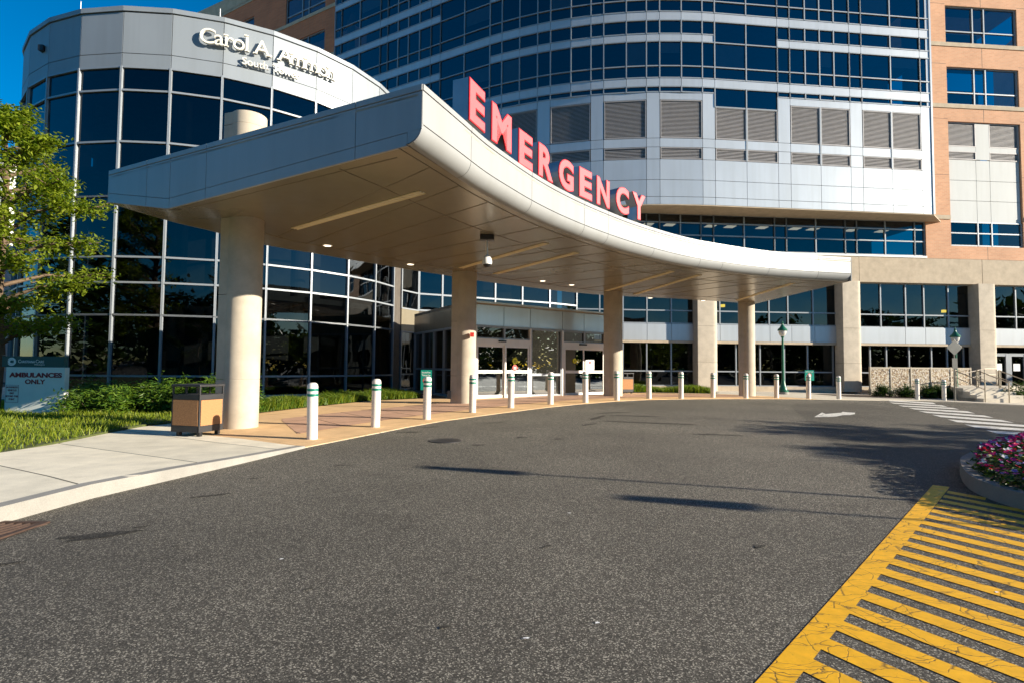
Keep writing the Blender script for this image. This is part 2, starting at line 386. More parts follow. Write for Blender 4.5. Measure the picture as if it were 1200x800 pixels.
KERB = [(-5.3, -8), (-5.0, -2), (-4.85, 2), (-4.72, 4), (-4.6, 5.1), (-4.5, 5.9), (-4.2, 6.9), (-3.85, 8.05), (-3.5, 9.3)]
EDGE = [(-3.5, 9.3), (-3.02, 10.42), (-2.25, 12.15), (-1.64, 13.3), (-.9, 14.3), (-.3, 15.13), (1.07, 16.9), (2.3, 18.3), (3.7, 19.7), (5.2, 20.9), (6.9, 21.75), (8.6, 22.6), (10.3, 23.35), (12, 24), (13.7, 24.6), (15.9, 25.5), (18.2, 26.5), (20.3, 27.4), (21.5, 27.5), (22.5, 27.0), (23.4, 26.1), (24.2, 25.1), (26, 23.2), (29, 20.5), (34, 17)]
def koff(x, y):   # kerb height: full at the lower left, dying out to flush at the drop-off
    return .018+.125*max(0, min(1, (9.6-y)/3.2))
WALK = KERB + [(-5.05, 10.3), (-6.4, 11.0), (-7.95, 12.7), (-8.2, 12.2), (-8.1, 10.8), (-7.8, 8.3), (-7.6, 5), (-7.6, -8)]
struct(sheet('sidewalk', WALK, koff, M['sidewalk'], skirt=.2, maxlen=.7))
# kerb stone along the near road edge
def kerbstone(name, line, w, h, mat, z0=-.06, closed=False):
    mb = MB(); n = len(line)
    for i in range(n if closed else n-1):
        a, b = line[i], line[(i+1) % n]
        dx, dy = b[0]-a[0], b[1]-a[1]; l = math.hypot(dx, dy)
        p = line[i-1] if (i > 0 or closed) else a; q = line[(i+2) % n] if (i+2 < n or closed) else b
        def nrm(u, v):
            ddx, ddy = v[0]-u[0], v[1]-u[1]; ll = math.hypot(ddx, ddy) or 1; return (-ddy/ll, ddx/ll)
        na = nrm(p, b); nb = nrm(a, q)
        f = lambda P, N, o, z: (P[0]+N[0]*o, P[1]+N[1]*o, g(P[0], P[1])+z)
        hh = h if callable(h) else (lambda x, y: h)
        mb.hexa([f(a, na, 0, z0), f(b, nb, 0, z0), f(b, nb, w, z0), f(a, na, w, z0), f(a, na, .012, hh(*a)), f(b, nb, .012, hh(*b)), f(b, nb, w, hh(*b)), f(a, na, w, hh(*a))])
    return mb.build(name, mat)
def resample(line, step):
    out = [line[0]]
    for a, b in zip(line[:-1], line[1:]):
        n = max(1, round(math.hypot(b[0]-a[0], b[1]-a[1])/step))
        out += [(a[0]+(b[0]-a[0])*i/n, a[1]+(b[1]-a[1])*i/n) for i in range(1, n+1)]
    return out
struct(kerbstone('kerb', [(x+.03, y) for x, y in resample(KERB, .8)], .17, lambda x, y: koff(x, y)+.008, M['kerb']))

TERR = EDGE + [(40, 17), (60, 20), (60, 60), (-30, 60), (-30, 22), (-14, 15), (-8.5, 13.5), (-7.95, 12.7), (-6.4, 11.0), (-5.05, 10.3)]
struct(sheet('pavement', TERR, .010, M['terrace'], skirt=.1, maxlen=1.1))
def offset_line(line, d):
    out = []
    for i, p in enumerate(line):
        a = line[max(0, i-1)]; b = line[min(len(line)-1, i+1)]; dx, dy = b[0]-a[0], b[1]-a[1]; l = math.hypot(dx, dy)
        out.append((p[0]-dy/l*d, p[1]+dx/l*d))
    return out
E1 = EDGE[:15]
TAN = E1 + [(13.0, 26.2), (11, 28.6), (7.0, 28.8), (5.4, 27.6), (4.6, 26.8), (-1.9, 22.3), (-3.5, 21.6), (-5.2, 20.4), (-6.0, 18.5), (-6.7, 16.7), (-7.1, 15.4), (-7.9, 12.75), (-6.4, 11.03), (-5.05, 10.32)]
struct(sheet('tan_paving', TAN, .016, M['tan'], skirt=.05, maxlen=.9))
L1 = offset_line(EDGE[:14], 1.35); L2 = offset_line(EDGE[:14], 3.9)
RED = L1[1:] + L2[:1:-1]+[(-5.6, 13.4)]
struct(sheet('red_paving', RED, .021, M['red'], maxlen=.9))
# newer asphalt lane on the right with the seam
struct(sheet('road_patch', [(9.6, 18.9), (8.95, 17.39), (7.43, 13.77), (5.64, 9.35), (4.81, 7.21), (4.0, 5.3), (2.2, 1.5), (1.5, -6), (40, -6), (40, 14), (30, 19), (24, 23.5), (21, 26), (18, 24.6), (13, 22), (10.6, 20.4)], .0016, M['asphalt_dark'], maxlen=.9))

# ---- markings
mb = MB()
def gp(p, o): return (p[0], p[1], g(*p)+o)
def strip_poly(poly, o=.009): mb.add([gp(p, o) for p in poly], [tuple(range(len(poly)))])
o0, o1, i0, i1 = Vector((5.20, 6.80)), Vector((-1.5, -.13)), Vector((5.33, 6.70)), Vector((-1.3, -.08))
def strip_between(a0, a1, b0, b1, n, o):
    for k in range(n):
        t0, t1 = k/n, (k+1)/n
        strip_poly([tuple(a0.lerp(a1, t0)), tuple(b0.lerp(b1, t0)), tuple(b0.lerp(b1, t1)), tuple(a0.lerp(a1, t1))], o)
strip_between(o0, o1, i0, i1, 14, .004)
dv = Vector((math.cos(R(-60)), math.sin(R(-60)))); along = Vector((-.7035, -.7107))
for k in range(26):
    s = Vector((5.15, 6.50)) + along*(.287*k); e = s + along*.152
    Ln = .36 if k == 0 else (1.15 if k == 1 else 3.4)
    for j in range(4):
        a, b = Ln*j/4, Ln*(j+1)/4
        strip_poly([tuple(s+dv*a), tuple(s+dv*b), tuple(e+dv*b), tuple(e+dv*a)], .0038)
struct(mb.build('yellow_hatching', M['yellow']))
mb = MB()
cw = [((20.0, 28.6), (20.9, 27.6)), ((17.99, 26.1), (19.35, 24.8)), ((16.4, 24.0), (17.75, 22.35)), ((15.2, 21.6), (16.4, 20.2)), ((14.1, 19.6), (15.2, 18.0)), ((13.3, 17.9), (14.25, 16.2)), ((12.6, 16.4), (13.45, 14.75)), ((11.93, 15.0), (12.85, 13.4)), ((11.2, 13.6), (12.2, 12.0))]
w = lambda px, py: gnd(1040+px/7.5, 455+py/7.5)
CW = [((100, 88), (125, 98), (310, 105), (295, 97)), ((0, 100), (20, 110), (430, 136), (400, 122)), ((10, 120), (60, 131), (530, 160), (480, 146)), ((95, 146), (140, 157), (632, 182), (570, 168)), ((180, 168), (240, 182), (770, 218), (700, 198)), ((272, 196), (345, 213), (935, 256), (850, 236)), ((388, 228), (470, 250), (1112, 300), (1000, 275)), ((528, 270), (610, 294), (1400, 350), (1300, 326)), ((676, 315), (770, 342), (1500, 392), (1400, 366)), ((865, 366), (960, 395), (1700, 440), (1600, 412))]
for q in CW:
    P = [w(*p) for p in q]
    n = 5
    for i in range(n):
        t0, t1 = i/n, (i+1)/n
        lp = lambda A, B, t: (A[0]+(B[0]-A[0])*t, A[1]+(B[1]-A[1])*t)
        strip_poly([lp(P[1], P[2], t0), lp(P[1], P[2], t1), lp(P[0], P[3], t1), lp(P[0], P[3], t0)], .007)
struct(mb.build('crosswalk_marking', M['whitepaint']))
mb = MB(); strip_poly([gnd(930+x/6, 470+y/6) for x, y in [(145, 110), (240, 109), (300, 106)]], .007)
strip_poly([gnd(930+x/6, 470+y/6) for x, y in [(145, 110), (300, 106), (225, 88), (200, 77)]], .007)
strip_poly([gnd(930+x/6, 470+y/6) for x, y in [(225, 88), (300, 106), (345, 96), (400, 95), (432, 88), (432, 79), (380, 76), (345, 72), (335, 79)]], .007)
struct(mb.build('arrow_marking', M['whitepaint']))

# ---- stains and scuffs, with cast shadows at the left painted as dark blobs
def blob(mb, cx, cy, rx, ry, rot, seed, o=.0045):
    rnd = random.Random(seed); n = 22; c_, s_ = math.cos(rot), math.sin(rot); ph = [rnd.uniform(0, 6.28) for _ in range(4)]
    pts = []
    for i in range(n):
        t = 2*math.pi*i/n; k = 1+.22*math.sin(2*t+ph[0])+.16*math.sin(3*t+ph[1])+.10*math.sin(5*t+ph[2])+rnd.uniform(-.08, .08); x, y = rx*k*math.cos(t), ry*k*math.sin(t); X, Y = cx+x*c_-y*s_, cy+x*s_+y*c_; pts.append((X, Y, g(X, Y)+o))
    mb.add(pts, [tuple(range(n))])
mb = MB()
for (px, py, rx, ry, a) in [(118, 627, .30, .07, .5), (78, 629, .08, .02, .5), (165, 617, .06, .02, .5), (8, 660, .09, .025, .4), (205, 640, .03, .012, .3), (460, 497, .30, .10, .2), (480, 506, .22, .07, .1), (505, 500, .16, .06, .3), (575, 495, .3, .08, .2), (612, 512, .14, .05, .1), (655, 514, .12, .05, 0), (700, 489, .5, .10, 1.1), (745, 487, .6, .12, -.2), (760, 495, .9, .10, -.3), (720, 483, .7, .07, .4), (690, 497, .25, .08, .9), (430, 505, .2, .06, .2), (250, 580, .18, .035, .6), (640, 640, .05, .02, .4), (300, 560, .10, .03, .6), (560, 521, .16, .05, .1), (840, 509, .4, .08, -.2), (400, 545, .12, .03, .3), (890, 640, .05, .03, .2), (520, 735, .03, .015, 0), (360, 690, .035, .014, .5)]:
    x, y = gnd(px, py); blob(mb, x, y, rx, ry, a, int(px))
struct(mb.build('stains_and_shadows', M['stain_shadow'], recalc=False))
mb = MB()
for (px, py) in [(617, 748), (1168, 694), (700, 730), (967, 505), (1016, 514), (667, 601), (330, 655)]:
    x, y = gnd(px, py); blob(mb, x, y, .016, .008, .3, int(px)+1, .006)
struct(mb.build('litter_specks', M['white'], recalc=False))
# ---- lawn + planting beds
LAWN = [(-7.62, -8), (-7.62, 5), (-7.82, 8.3), (-8.12, 10.8), (-8.25, 12.3), (-8.0, 12.9), (-7.6, 14.6), (-9.4, 17.6), (-12, 18.2), (-16, 19), (-24, 20), (-40, 22), (-60, 18), (-60, -8)]
struct(sheet('lawn', LAWN, .05, M['soil'], skirt=.15, maxlen=1.2))
BED = [(-7.55, 14.7), (-7.05, 15.5), (-6.65, 16.75), (-5.95, 18.55), (-5.15, 20.45), (-3.5, 21.65), (-2.6, 22.2), (-3.6, 24.6), (-5.0, 27), (-6.4, 26.2), (-8, 23.4), (-10, 21.4), (-13, 20.2), (-20, 21.5), (-24, 23), (-24, 20), (-16, 19), (-12, 18.2), (-9.4, 17.6)]
struct(sheet('planting_bed', BED, .03, M['mulch'], maxlen=1.0))
BED2 = [(5.9, 28.3), (7.2, 29.1), (10.8, 29.0), (11.6, 30.6), (11.2, 34.0), (6.2, 33.7), (5.6, 31)]
struct(sheet('planting_bed', BED2, .03, M['mulch'], maxlen=1.0))

def inside(p, poly):
    x, y = p; c = False; n = len(poly)
    for i in range(n):
        x1, y1 = poly[i]; x2, y2 = poly[i-1]
        if (y1 > y) != (y2 > y) and x < (x2-x1)*(y-y1)/(y2-y1)+x1: c = not c
    return c
def blades(name, poly, n, h, w, lean, mat, z=.04, dens=None, bbox=None):
    xs = [p[0] for p in poly]; ys = [p[1] for p in poly]; x0, x1, y0, y1 = bbox or (min(xs), max(xs), min(ys), max(ys))
    vs = []; fs = []; k = 0; tries = 0
    while k < n and tries < n*30:
        tries += 1
        x = random.uniform(x0, x1); y = random.uniform(y0, y1)
        if not inside((x, y), poly) or (dens and random.random() > dens(x, y)): continue
        a = random.uniform(0, 6.283); hh = h*random.uniform(.5, 1.15)*(1+.35*math.sin(x*2.1)*math.cos(y*1.7)); ww = w*random.uniform(.6, 1.2); l = lean*random.uniform(.2, 1)*hh; b = random.uniform(0, 6.283)
        zz = g(x, y)+z; ca, sa = math.cos(a)*ww, math.sin(a)*ww; lx, ly = math.cos(b)*l, math.sin(b)*l; i = len(vs)
        vs += [(x-ca, y-sa, zz), (x+ca, y+sa, zz), (x+ca*.7+lx*.4, y+sa*.7+ly*.4, zz+hh*.6), (x-ca*.7+lx*.4, y-sa*.7+ly*.4, zz+hh*.6), (x+lx, y+ly, zz+hh*(1-.25*lean))]
        fs += [(i, i+1, i+2, i+3), (i+3, i+2, i+4)]; k += 1
    m = MB(); m.add(vs, fs); o = m.build(name, mat, recalc=False); o['kind'] = 'stuff'; return o
o = blades('lawn_grass', LAWN, 42000, .16, .008, .7, M['grass'], z=.045, bbox=(-20, -7.6, 6.3, 19.5)); tag(o, 'bright green grass of the lawn beside the concrete sidewalk', 'grass')
BG = [(-7.5, 15.0), (-7.05, 15.6), (-6.65, 16.8), (-5.95, 18.6), (-5.15, 20.5), (-3.6, 21.6), (-4.0, 22.6), (-5.3, 22.4), (-6.6, 20.4), (-7.6, 18.0), (-8.4, 15.9)]
o = blades('border_grass', BG, 15000, .40, .013, .9, M['liriope'], z=.03); tag(o, 'clumps of border grass along the foot of the curved glass wall', 'grass')
o = blades('border_grass', [(5.9, 28.6), (7.2, 29.2), (10.6, 29.1), (10.9, 30.6), (6.3, 30.4)], 6500, .42, .016, .9, M['liriope'], z=.03); tag(o, 'strip of green border grass in the bed right of the entrance doors', 'grass')

# ---- iron things in the road
mb = MB(); Zg = lambda x, y: g(x, y)+.012
gx0, gx1, gy0, gy1 = -4.95, -4.17, 4.45, 5.02
mb.box(gx0, gx1, gy0, gy1, g(-4.5, 4.8)-.02, g(-4.5, 4.8)+.006, 1)
for (a, b, c, d) in ((gx0, gx1, gy0, gy0+.05), (gx0, gx1, gy1-.05, gy1), (gx0, gx0+.05, gy0+.05, gy1-.05), (gx1-.05, gx1, gy0+.05, gy1-.05)): mb.box(a, b, c, d, g(-4.5, 4.8)+.004, g(-4.5, 4.8)+.022)
for i in range(9):
    x = gx0+.09+i*.075; s = .022
    mb.hexa([(x, gy0+.06, g(x, 4.8)+.006), (x+s, gy0+.06, g(x, 4.8)+.006), (x+s+.09, gy1-.06, g(x, 4.8)+.006), (x+.09, gy1-.06, g(x, 4.8)+.006), (x, gy0+.06, g(x, 4.8)+.02), (x+s, gy0+.06, g(x, 4.8)+.02), (x+s+.09, gy1-.06, g(x, 4.8)+.02), (x+.09, gy1-.06, g(x, 4.8)+.02)])
o = mb.build('drain_grate', [M['rust'], M['black']], origin=(-4.56, 4.73, g(-4.56, 4.73))); tag(o, 'rusty iron drain grate set in the asphalt by the kerb', 'drain grate')
mx, my = gnd(522, 516); mb = MB(); mb.lathe(mx, my, [(.30, g(mx, my)-.01), (.30, g(mx, my)+.008), (.26, g(mx, my)+.012), (.05, g(mx, my)+.012)], 24)
o = mb.build('manhole_cover', M['darkmetal'], origin=(mx, my, 0), smooth=True); tag(o, 'small round dark iron cover in the asphalt before the bollards', 'manhole cover')

# ================================================================== BOLLARDS
def make_bollard():
    root = empty('bollard', (0, 0, 0)); r = .098
    mb = MB(); mb.lathe(0, 0, [(r, -.12), (r, .84)], 28); mb.build('post', M['bollard'], root, smooth=True)
    mb = MB(); mb.lathe(0, 0, [(r+.004, .815), (r+.004, .862)], 28); mb.build('band', M['green'], root, smooth=True)
    mb = MB(); mb.lathe(0, 0, [(r, .86), (r, .93)], 28); mb.build('collar', M['bollard'], root, smooth=True)
    mb = MB(); mb.lathe(0, 0, [(r+.004, .915), (r+.004, .960)], 28); mb.build('band', M['green'], root, smooth=True)
    mb = MB(); mb.lathe(0, 0, [(r, .95), (r, .995), (r*.93, 1.03), (r*.75, 1.055), (r*.45, 1.068), (.01, 1.07)], 28); mb.build('cap', M['bollard'], root, smooth=True)
    return root
BP = [(365.7, 450, 517.4), (439.8, 444.9, 502), (500, 441.9, 492.6), (553.5, 439.6, 484.6), (598.6, 437.1, 478.2), (645, 435.9, 473.9), (686, 434, 470.4), (723, 434, 468), (760.5, 434.5, 466.5), (798, 435, 466.3), (835.5, 436.8, 466), (874, 437.1, 466.3), (910, 438, 465.6), (947.5, 438, 465.6), (983, 439.2, 465.6), (1075, 442, 465.8), (1106.5, 444, 468)]
BL = ['nearest bollard, right of the big column beside the trash bin', 'second bollard from the left, before the border grass', 'bollard standing in front of the narrow green no smoking sign', 'bollard just right of the column at the left end of the entrance doors', 'bollard before the left sliding door', 'bollard before the middle glass pane between the two sliding doors', 'bollard before the right sliding door', 'bollard before the column at the right end of the entrance doors', 'bollard before the left part of the grass strip right of the doors', 'bollard before the right part of the grass strip', 'bollard before the thick building column behind the canopy', 'bollard before the slender canopy column furthest right', 'bollard left of the green lamp post under the canopy end', 'bollard before the small square green no smoking sign', 'bollard before the tall column at the canopy right end', 'left bollard of the pair at the crosswalk', 'right bollard of the pair at the crosswalk, left of the diamond sign']
proto = make_bollard()
BPOS = []
for i, ((px, t, b), lab) in enumerate(zip(BP, BL)):
    r1 = ray(px, b); r0 = ray(px, t); Y = 1.07/(r0[2]/r0[1]-r1[2]/r1[1]); X = r1[0]/r1[1]*Y; z = r1[2]/r1[1]*Y+EYE
    o = proto if i == 0 else copy_tree(proto)
    o.location = (X, Y, .35*z+.65*(g(X, Y)+.015)); o.rotation_euler = (R(random.uniform(-.6, .6)), R(random.uniform(-.6, .6)), random.random()*6)
    tag(o, 'white '+lab if 'bollard' in lab else lab, 'bollard', 'white bollards with green bands along the drop-off'); BPOS.append((X, Y))

# ================================================================== CURTAIN WALL HELPERS
MW = .035
def P_on(a, b, k): return (a[0]+(b[0]-a[0])*k, a[1]+(b[1]-a[1])*k)
def window(parent, pts, zs, name='window', glass='glass_dark', bar=.035, proud=.035, cuts=None, hbar=None, back=.05):
    """glazed window: pts = plan points of its vertical bars, zs = heights of its horizontal bars. glass + frame sub-part"""
    m = MB()
    for a, b in zip(pts[:-1], pts[1:]):
        dx, dy = b[0]-a[0], b[1]-a[1]; l = math.hypot(dx, dy); n = (dy/l, -dx/l); oo = -back
        for z0, z1 in zip(zs[:-1], zs[1:]):
            e = .012; A = P_on(a, b, e/l); B = P_on(a, b, 1-e/l)
            j = [random.uniform(-.004, .004) for _ in range(4)]   # every pane sits a little out of true
            q = [(A[0]+n[0]*(oo+j[0]), A[1]+n[1]*(oo+j[0]), z0+e), (B[0]+n[0]*(oo+j[1]), B[1]+n[1]*(oo+j[1]), z0+e), (B[0]+n[0]*(oo+j[2]), B[1]+n[1]*(oo+j[2]), z1-e), (A[0]+n[0]*(oo+j[3]), A[1]+n[1]*(oo+j[3]), z1-e)]
            m.quad(*q)
    w = m.build(name, M[glass], parent, recalc=False)
    f = MB(); hb = hbar or bar
    for p, (a, b) in zip(pts, [(pts[max(0, i-1)], pts[min(len(pts)-1, i+1)]) for i in range(len(pts))]):
        dx, dy = b[0]-a[0], b[1]-a[1]; l = math.hypot(dx, dy); u = (dx/l, dy/l)
        f.slab((p[0]-u[0]*bar, p[1]-u[1]*bar), (p[0]+u[0]*bar, p[1]+u[1]*bar), zs[0]-hb*.5, zs[-1]+hb*.5, -back-.05, proud)
    for a, b in zip(pts[:-1], pts[1:]):
        for z in zs: f.slab(a, b, z-hb, z+hb, -back-.04, proud-.012)
    f.build('frame', M['mullion'], w)
    return w
def panels(parent, name, pts, zs, mat, thick=.05, gap=.013, o=.0, split=False, label=None):
    m = MB()
    for a, b in zip(pts[:-1], pts[1:]):
        l = math.hypot(b[0]-a[0], b[1]-a[1])
        for z0, z1 in zip(zs[:-1], zs[1:]): m.slab(P_on(a, b, gap/l), P_on(a, b, 1-gap/l), z0+gap, z1-gap, o-thick, o)
    ob = m.build(name, mat, parent)
    if label: ob['label'] = label
    return ob
def louvre(parent, a, b, z0, z1):
    m = MB(); m.slab(a, b, z0, z1, -.20, -.17, 1); n = max(3, int((z1-z0)/.082)); dx, dy = b[0]-a[0], b[1]-a[1]; l = math.hypot(dx, dy); nn = (dy/l, -dx/l)
    Q = lambda p, o, z: (p[0]+nn[0]*o, p[1]+nn[1]*o, z)
    for i in range(n):
        z = z0+(z1-z0)*(i+.5)/n; h = .046
        m.hexa([Q(a, -.03, z-h), Q(b, -.03, z-h), Q(b, -.12, z+.02), Q(a, -.12, z+.02), Q(a, -.03, z-h+.02), Q(b, -.03, z-h+.02), Q(b, -.12, z+.04), Q(a, -.12, z+.04)])
    m.slab(a, b, z0, z0+.04, -.17, .01); m.slab(a, b, z1-.04, z1, -.17, .01)
    m.slab(a, P_on(a, b, .04/l), z0, z1, -.17, .012); m.slab(P_on(a, b, 1-.04/l), b, z0, z1, -.17, .012)
    return m.build('louvre', [M['louvre'], M['dark']], parent)

# ================================================================== MAIN HOSPITAL BUILDING
HB = empty('hospital_building', (8, 38, .2), 'tall hospital building with curved silver and dark glass facade and orange brick ends', 'building')
c0 = (9.902, 58.485); rad = 25.2525; kink = (12.507, 33.367); PR = (26.97+.27, 34.89+.03)
def angp(a, r=rad): return (c0[0]+r*math.sin(R(a)), c0[1]-r*math.cos(R(a)))
p0 = angp(-29); Ld = (-math.cos(R(30)), math.sin(R(30)))
path = [(p0[0]+Ld[0]*40, p0[1]+Ld[1]*40)]+[angp(x) for x in range(-29, 6)]
path = [p for p in path if p[0] < kink[0]-.1]+[kink, PR]
ST = [(392.2, 56, 'N'), (399.7, 56, 'W'), (421.3, 56, 'W'), (445.3, 56, 'N'), (454.1, 56, 'Q'), (466.3, 56, 'Q'), (478.5, 56, 'Q'), (491.6, 56, 'Q'), (504.8, 56, 'N'), (516, 56, 'T'), (544.2, 56, 'T'), (574.2, 56, 'N'), (588.2, 62, 'A'), (609, 62, 'A'), (630, 62, 'N'), (645, 62, 'A'), (669, 62, 'A'), (692.5, 62, 'N'), (707.5, 62, 'A'), (734, 62, 'A'), (757.5, 62, 'N'), (773, 62, 'A'), (798.4, 62, 'A'), (822.8, 62, 'N'), (837.3, 62, 'T'), (874, 62, 'T'), (910.6, 62, 'N'), (925, 66, 'Q'), (943, 66, 'Q'), (960, 66, 'Q'), (976.7, 66, 'Q'), (995, 75, 'N'), (1009, 75, 'W'), (1043, 75, 'W'), (1077.5, 75, 'N'), (1090, 75, '')]
SP = [hitpath(px, py, path) for px, py, _ in ST]; KD = [s[2] for s in ST]
# group bays
bays = []; i = 0
while i < len(KD)-1:
    j = i
    while j < len(KD)-1 and KD[j] == KD[i]: j += 1
    bays.append((KD[i], SP[i:j+1])); i = j
FL0 = 18.92; PER = 4.25
ROWS = {'p1': (.0, .56), 'short': (.56, 1.31), 'tall': (1.31, 2.89), 'p2': (2.89, 3.38), 'mid': (3.38, 4.25)}
NF = 5
for kind, pts in bays:
    # lower zone
    if kind == 'T':
        window(HB, pts, [17.70, FL0]); zt = 17.70
    else:
        window(HB, pts, [18.57, FL0]); zt = 18.57
    if kind == 'N':
        panels(HB, 'pier_panel', pts, [11.97, 13.03, 14.32, 15.08, 15.64, zt], M['panel'])
        panels(HB, 'base_panel', [pts[0], pts[-1]], [11.49, 11.97], M['panel'])
    else:
        if kind != 'T': panels(HB, 'head_panel', [pts[0], pts[-1]], [18.08, 18.57], M['panel'])
        lz1 = 17.70 if kind == 'T' else 18.08
        lp = pts[::2] if kind == 'Q' else ([pts[0], pts[-1]] if kind == 'A' else pts)
        for a, b in zip(lp[:-1], lp[1:]):
            l = math.hypot(b[0]-a[0], b[1]-a[1]); e = .04/l
            louvre(HB, P_on(a, b, e), P_on(a, b, 1-e), 15.66, lz1-.02); louvre(HB, P_on(a, b, e), P_on(a, b, 1-e), 14.34, 15.06)
        bb = MB()
        for p in lp[1:-1]:
            dx, dy = lp[-1][0]-lp[0][0], lp[-1][1]-lp[0][1]; l = math.hypot(dx, dy); u = (dx/l*.05, dy/l*.05)
            bb.slab((p[0]-u[0], p[1]-u[1]), (p[0]+u[0], p[1]+u[1]), 14.32, lz1, -.1, .025)
        if bb.v: bb.build('divider', M['mullion'], HB)
        panels(HB, 'rail_panel', lp, [15.08, 15.64], M['panel'])
        panels(HB, 'spandrel_panel', lp, [13.03, 14.32], M['panel']); panels(HB, 'spandrel_panel', lp, [11.97, 13.03], M['panel']); panels(HB, 'base_panel', lp, [11.49, 11.97], M['panel'])
    for f in range(NF):
        z = FL0+PER*f
        if z > 36: break
        panels(HB, 'floor_band', pts if kind == 'N' else [pts[0], pts[-1]] if kind != 'A' else pts, [z, z+.56], M['panel'])
        if kind == 'T':
            window(HB, pts, [z+.56, z+1.31, z+2.89, z+PER])
        else:
            window(HB, pts, [z+.56, z+1.31, z+2.89]); panels(HB, 'floor_band', pts if kind == 'A' else [pts[0], pts[-1]], [z+2.89, z+3.38], M['panel']); window(HB, pts, [z+3.38, z+PER])
        # roller blinds in some windows
        if random.random() < .75 and kind != 'N':
            k = random.randrange(len(pts)-1); m = MB(); m.slab(P_on(pts[k], pts[k+1], .05), P_on(pts[k], pts[k+1], .95), z+random.choice([1.4, 1.9, 2.2]), z+2.85, -.14, -.13); m.build('blind', M['blind'], HB)
# structure and dark rooms behind the facade
m = MB(); cp = [SP[0]]+[p for p in path if SP[0][0] < p[0] < SP[-1][0]]+[SP[-1]]
def off_in(p, d, pp=cp):
    i = min(range(len(pp)), key=lambda k: (pp[k][0]-p[0])**2+(pp[k][1]-p[1])**2); a = pp[max(0, i-1)]; b = pp[min(len(pp)-1, i+1)]; dx, dy = b[0]-a[0], b[1]-a[1]; l = math.hypot(dx, dy)
    return (p[0]-dy/l*d, p[1]+dx/l*d)
inner = [off_in(p, 3.5) for p in cp]; skin = [off_in(p, .15) for p in cp]
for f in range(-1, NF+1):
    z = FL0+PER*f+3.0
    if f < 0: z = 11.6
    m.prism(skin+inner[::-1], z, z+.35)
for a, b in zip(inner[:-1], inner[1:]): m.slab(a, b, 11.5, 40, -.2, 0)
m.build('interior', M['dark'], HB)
m = MB()  # dark backing between panels
for a, b in zip(cp[:-1], cp[1:]):
    for z0, z1 in [(11.49, 14.30), (15.06, 15.66)]+[(FL0+PER*f+.02, FL0+PER*f+.54) for f in range(NF)]+[(FL0+PER*f+2.91, FL0+PER*f+3.36) for f in range(NF)]: m.slab(a, b, z0, z1, -.09, -.06) if not (z0 > 18 and (z0-FL0) % PER > 2) else m.slab(a, b, z0, z1, -.25, -.22)
m.build('backing', M['joint'], HB)
m = MB(); m.prism(cp+[(29.0, 36.6), (27.2, 38), (10, 36.6), (3, 38), (-6, 43), (-14, 48)], 11.43, 11.485); m.build('soffit', M['precast'], HB)
m = MB(); a = SP[-1]; m.slab((a[0], a[1]), (a[0]-.12, a[1]+2.0), 11.49, 38, -.3, 0); m.slab((a[0]-.06, a[1]+.0), (a[0]+.06, a[1]+.01), 11.49, 38, -.05, .05)
b = SP[0]; m.slab((b[0]-.5, b[1]-.3+2), (b[0]-.02, b[1]+.0), 11.49, 38, -.3, 0)
m.build('return_panel', M['panel'], HB)

# facade plane behind/below
U = (math.cos(R(4.6)), math.sin(R(4.6))); N = (U[1], -U[0]); O = (22., 36.)
def fp(s, off=0): return (O[0]+U[0]*s+N[0]*off, O[1]+U[1]*s+N[1]*off)
def fslab(m, s0, s1, z0, z1, o0, o1, mi=0): m.slab(fp(s0), fp(s1), z0, z1, o0, o1, mi)
# recessed ribbon window
rs = [-17.5, -16.6, -15.2, -13.4, -12.52, -11.13, -9.75, -8.89, -6.82, -4.73, -3.91, -1.87, .19, 1.0, 3.02, 5.14, 5.86]
groups = [rs[0:4], rs[3:5], rs[4:7], rs[6:8], rs[7:10], rs[9:11], rs[10:13], rs[12:14], rs[13:16], rs[15:17]]
for gr in groups: window(HB, [fp(s, -.1) for s in gr], [9.11, 10.07, 10.87, 11.44], glass='glass', bar=.04)
m = MB(); fslab(m, -18, 5.9, 8.6, 8.9, -5, -.3); fslab(m, -18, 5.9, 8.9, 11.5, -5.2, -5.0); m.build('interior', M['inter'], HB)
m = MB(); fslab(m, -18, 5.9, 11.2, 11.43, -5, -.4); m.build('ceiling', M['blind'], HB)
m = MB()
for s in (-13.0, -11.5, -8.6, -7.2, -4.9, -2.5, -1.2, 1.6, 3.9):
    for dd in (1.6,): m.hexa([(*fp(s, -dd), 11.17), (*fp(s+.65, -dd), 11.17), (*fp(s+.65, -dd-.6), 11.17), (*fp(s, -dd-.6), 11.17), (*fp(s, -dd), 11.19), (*fp(s+.65, -dd), 11.19), (*fp(s+.65, -dd-.6), 11.19), (*fp(s, -dd-.6), 11.19)])
m.build('ceiling_light', M['troffer'], HB)
m = MB(); fslab(m, -18, 5.9, 8.95, 9.08, -.15, .04); m.build('sill', M['frame_white'], HB)
# precast beam
m = MB()
for s0, s1 in ((-18, 1.05), (1.06, 9.88), (9.90, 19.5), (19.52, 29)): fslab(m, s0, s1, 7.24, 8.94, -.5, 0)
m.build('beam', M['precast'], HB, bevel=.02)
